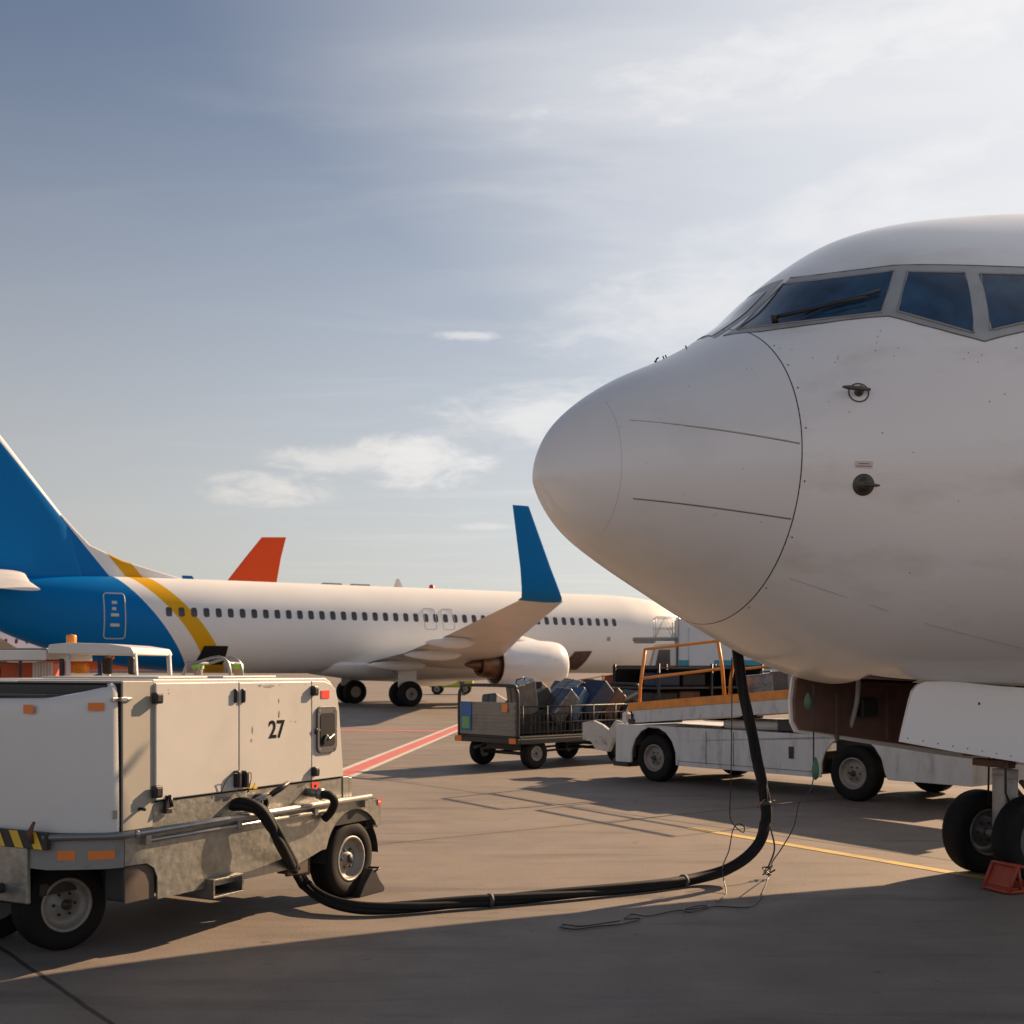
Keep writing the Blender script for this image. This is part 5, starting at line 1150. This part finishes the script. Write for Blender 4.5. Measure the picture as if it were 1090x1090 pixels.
# ------------------------------------------------------------------ catering truck
cd = 50.0
ct = thing('catering_truck', 'white box catering truck with teal stripe behind the loader and orange railing', 'catering truck', (6.9, cd, 0), R(-4))
m = MB(); m.box((-.1, 0, 1.45), (6.2, 2.4, 3.72), .04); bx = m.build('cargo_box', mat('box_white', (.60, .62, .64), .4, var=.03), ct)
m = MB(); m.box((-.08, -.012, 1.66), (6.18, -.002, 2.02)); m.build('teal_band', TEAL, bx)
m = MB(); m.box((.35, -.03, 1.55), (1.35, -.004, 3.35), .01); m.tube([(.35, -.03, 1.55), (.35, -.03, 3.35)], .015); m.build('side_door', MATS['box_white'], bx)
m = MB(); 
for x in (-.09, 2.2, 4.4): m.box((x-.02, -.035, 1.45), (x+.02, -.0, 3.70))
m.build_each('box_rib', GREY, bx)
m = MB(); m.prism([(-1.25, .9), (-1.25, 1.6), (-1.0, 2.65), (-.15, 2.72), (-.15, .75), (-1.2, .75)], .1, 2.3, bev=.05); cb_ = m.build('cab', WHITE, ct)
m = MB(); m.prism([(-1.05, 1.65), (-.88, 2.45), (-.42, 2.45), (-.42, 1.65)], .075, .095); m.build('cab_window', CABGLASS, cb_)
m = MB(); m.add([(-1.262, .25, 1.68), (-1.262, 2.15, 1.68), (-1.05, 2.1, 2.58), (-1.05, .3, 2.58)], [[0, 1, 2, 3]]); m.build('windscreen', CABGLASS, cb_)
m = MB(); m.box((-1.28, .15, 1.0), (-1.25, 2.25, 1.3), .01); m.build('grille', DARK, cb_)
m = MB(); m.box((-1.9, .3, 2.85), (-.12, 2.1, 2.97), .02); m.box((-1.85, .3, 2.75), (-1.0, 2.1, 2.84), .02); m.build('loading_platform', GREY, ct)
m = MB()
for y in (.35, 2.05):
    for x in (-1.0, -.2): m.tube([(x, y, 2.97), (x, y, 3.8)], .02, 6)
    m.tube([(-1.0, y, 3.8), (-.2, y, 3.8)], .02, 6); m.tube([(-1.0, y, 3.35), (-.2, y, 3.35)], .016, 6); m.tube([(-1.0, y, 2.97), (-.6, y, 3.8), (-.2, y, 2.97)], .016, 6)
m.build_each('platform_railing', WHITE, ct)
m = MB(); m.tube([(0, .4, .9), (3.6, .4, 1.42)], .06); m.tube([(3.6, .5, .9), (0, .5, 1.42)], .06); m.box((-.2, .3, .68), (6.1, 2.1, .88), .02); m.build('scissor_frame', DARK, ct)
m = MB()
for k in range(22): m.box((-.6+k*.16, -.02, .72), (-.57+k*.16, .0, 1.28))
m.box((-.62, -.03, 1.26), (2.85, .01, 1.33)); m.box((-.62, -.03, .68), (2.85, .01, .74)); m.build('side_guard', GREY, ct)
for x in (-.55, 4.4):
    for y, sd_ in ((.15, -1), (2.25, 1)): wheel(ct, x, y, .45, .28, .25, side=sd_)
rp = thing('loading_ramp', 'dark loading ramp with boxes beneath the distant airliner, left of the catering truck', 'ramp', (3.9, 52, 0), R(5))
m = MB(); m.prism([(-1.5, .55), (2.2, 1.15), (2.2, 1.3), (-1.5, .72)], 0, 1.2); m.box((-1.2, .1, .3), (1.9, 1.1, .55), .03); m.build('belt_frame', DARK, rp)
m = MB()
for k in range(6): m.tube([(-1.3+k*.65, .0, .7+k*.1), (-1.3+k*.65, .0, 1.15+k*.1)], .02, 6)
m.tube([(-1.3, 0, 1.15), (1.95, 0, 1.65)], .02, 6); m.build('handrail', RAILORANGE, rp)
for x in (-.8, 1.5):
    for y, sd_ in ((.1, -1), (1.1, 1)): wheel(rp, x, y, .3, .2, .15, side=sd_)
for i, (x, z, m_, lb) in enumerate([(-.6, .85, BRNF, 'small brown crate low on the distant loading ramp'), (.3, 1.0, mat('rust_red_box', (.3, .05, .03), .6), 'small red crate midway up the distant loading ramp'), (1.1, 1.13, NAVY, 'small navy crate high on the distant loading ramp')]):
    o = thing('crate', lb, 'crate', Vector((3.9, 52, 0))+Matrix.Rotation(R(5), 3, 'Z') @ Vector((x, .6, z)), R(5), 'crates on the distant ramp')
    m = MB(); m.box((-.22, -.3, 0), (.22, .3, .36), .02); m.build('box', m_, o); m = MB(); m.box((-.24, -.32, .33), (.24, .32, .38), .01); m.build('lid', DARK, o)

# ------------------------------------------------------------------ cords hanging from the nose, loose ends on the ground
def cord(name, label, pts, r, cat='cord'):
    P = spline(pts, 8); o = Vector((P[0].x, P[0].y, 0)); t = thing(name, label, cat, o)
    m = MB(); m.tube([p-o for p in P], r, 6); m.build('wire', BLACK, t); return t, o
Yc = 9.55
c1, o1 = cord('cord', 'thin black wire hanging left of the thick cable with a loop at the ground', [at_depth(779, 700, 9.5), at_depth(779, 760, 9.5), at_depth(778, 830, 9.52), at_depth(777, 868, 9.54), at_depth(783, 880, 9.55), at_depth(791, 886, 9.55), at_depth(792, 880, 9.55), at_depth(786, 877, 9.55), at_depth(780, 884, 9.55), at_depth(776, 905, 9.5), at_depth(769, 925, 9.45), ground_pt(773, 950, .01), ground_pt(768, 956, .01), ground_pt(763, 960, .01)], .0045)
P = [at_depth(866, 728, 9.3), at_depth(866, 770, 9.3), at_depth(866, 815, 9.3)]
c2_, o2 = cord('cord', 'thin black cord with two green handles running down behind the gear door', P, .006)
for px_, py_, hh in ((860, 746, .065), (868, 818, .09)):
    p = at_depth(px_, py_, 9.3)-o2; m = MB(); m.lathe([(.001, -hh), (.022, -hh*.8), (.030, -hh*.2), (.022, hh*.4), (.012, hh*.8), (.001, hh)], axis='z', n=16, M=Matrix.Translation(p)); m.build('handle', mat('green_handle', (.06, .15, .09), .5), c2_)
c3, o3 = cord('cord', 'long thin black cord trailing from the nose to loops on the concrete', [at_depth(866, 828, 9.3), at_depth(862, 842, 9.3), at_depth(851, 855, 9.25), at_depth(845, 880, 9.2), at_depth(832, 903, 9.2), at_depth(822, 918, 9.2), ground_pt(818, 933, .02), ground_pt(812, 950, .01), ground_pt(802, 963, .01), ground_pt(790, 966, .01), ground_pt(760, 965, .01), ground_pt(735, 971, .01), ground_pt(728, 968, .012), ground_pt(745, 964, .014), ground_pt(752, 965.5, .01), ground_pt(715, 970, .01), ground_pt(690, 975, .01), ground_pt(672, 973, .01), ground_pt(665, 978, .01), ground_pt(682, 978, .012), ground_pt(660, 984, .01), ground_pt(635, 986, .01), ground_pt(612, 989, .01), ground_pt(597, 987, .01), ground_pt(600, 984, .01), ground_pt(618, 986, .014), ground_pt(640, 983, .012), ground_pt(660, 980, .012)], .0045)
m = MB(); rnd = random.Random(9); q0 = ground_pt(817, 931, .03)-o3; pts = [q0+Vector((rnd.uniform(-.06, .06), rnd.uniform(-.05, .05), rnd.uniform(-.01, .09))) for _ in range(12)]
m.tube(spline(pts, 5), .005, 6); m.build('knot', BLACK, c3)
m = MB(); m.tube(spline([q0+Vector((0, 0, .05)), q0+Vector((.06, .02, .2)), q0+Vector((.04, .05, .35)), q0+Vector((0, .05, .48))], 6), .007, 6); m.build('loop_end', BLACK, c3)

# ------------------------------------------------------------------ red tubular chock by the nose wheel
cp = ground_pt(1074, 953); chk = thing('wheel_chock', 'orange red tubular steel chock at the airliner nose wheel', 'wheel chock', cp, NEAR_ANG)
m = MB(); tr_ = .014
for y in (.0, .26):
    m.tube([(0, y, .02), (.40, y, .02)], tr_, 8); m.tube([(0, y, .02), (.09, y, .21), (.20, y, .19), (.40, y, .02)], tr_, 8); m.tube([(.09, y, .21), (.12, y, .02)], tr_*.8, 8); m.tube([(.20, y, .19), (.26, y, .02)], tr_*.8, 8)
for x, z in ((0, .02), (.09, .21), (.20, .19), (.40, .02), (.20, .02)): m.tube([(x, 0, z), (x, .26, z)], tr_, 8)
m.build('tube_frame', CHOCKRED, chk)
m = MB(); m.box((.01, .01, .03), (.38, .25, .045)); m.add([(.10, .01, .20), (.10, .25, .20), (.02, .25, .05), (.02, .01, .05)], [[0, 1, 2, 3]]); m.build('wedge_plate', CHOCKRED, chk)

# ------------------------------------------------------------------ far edge of the airfield
tb = thing('terminal_building', 'long low pale terminal building on the horizon far beyond the parked airliners', 'building', (60, 420, 0), 0)
m = MB(); m.box((-420, 0, 0), (260, 30, 6.0)); m.build('wall', mat('far_wall', (.30, .29, .28), .8, var=.1, vscale=.05), tb)
m = MB(); m.box((-421, -1, 6.0), (261, 31, 6.6)); m.build('roof', GREY, tb)
m = MB()
for k in range(60): m.box((-415+k*11.2, -.1, 2.0), (-408+k*11.2, .0, 4.2))
m.build_each('window', CABGLASS, tb)
gr = bpy.data.objects
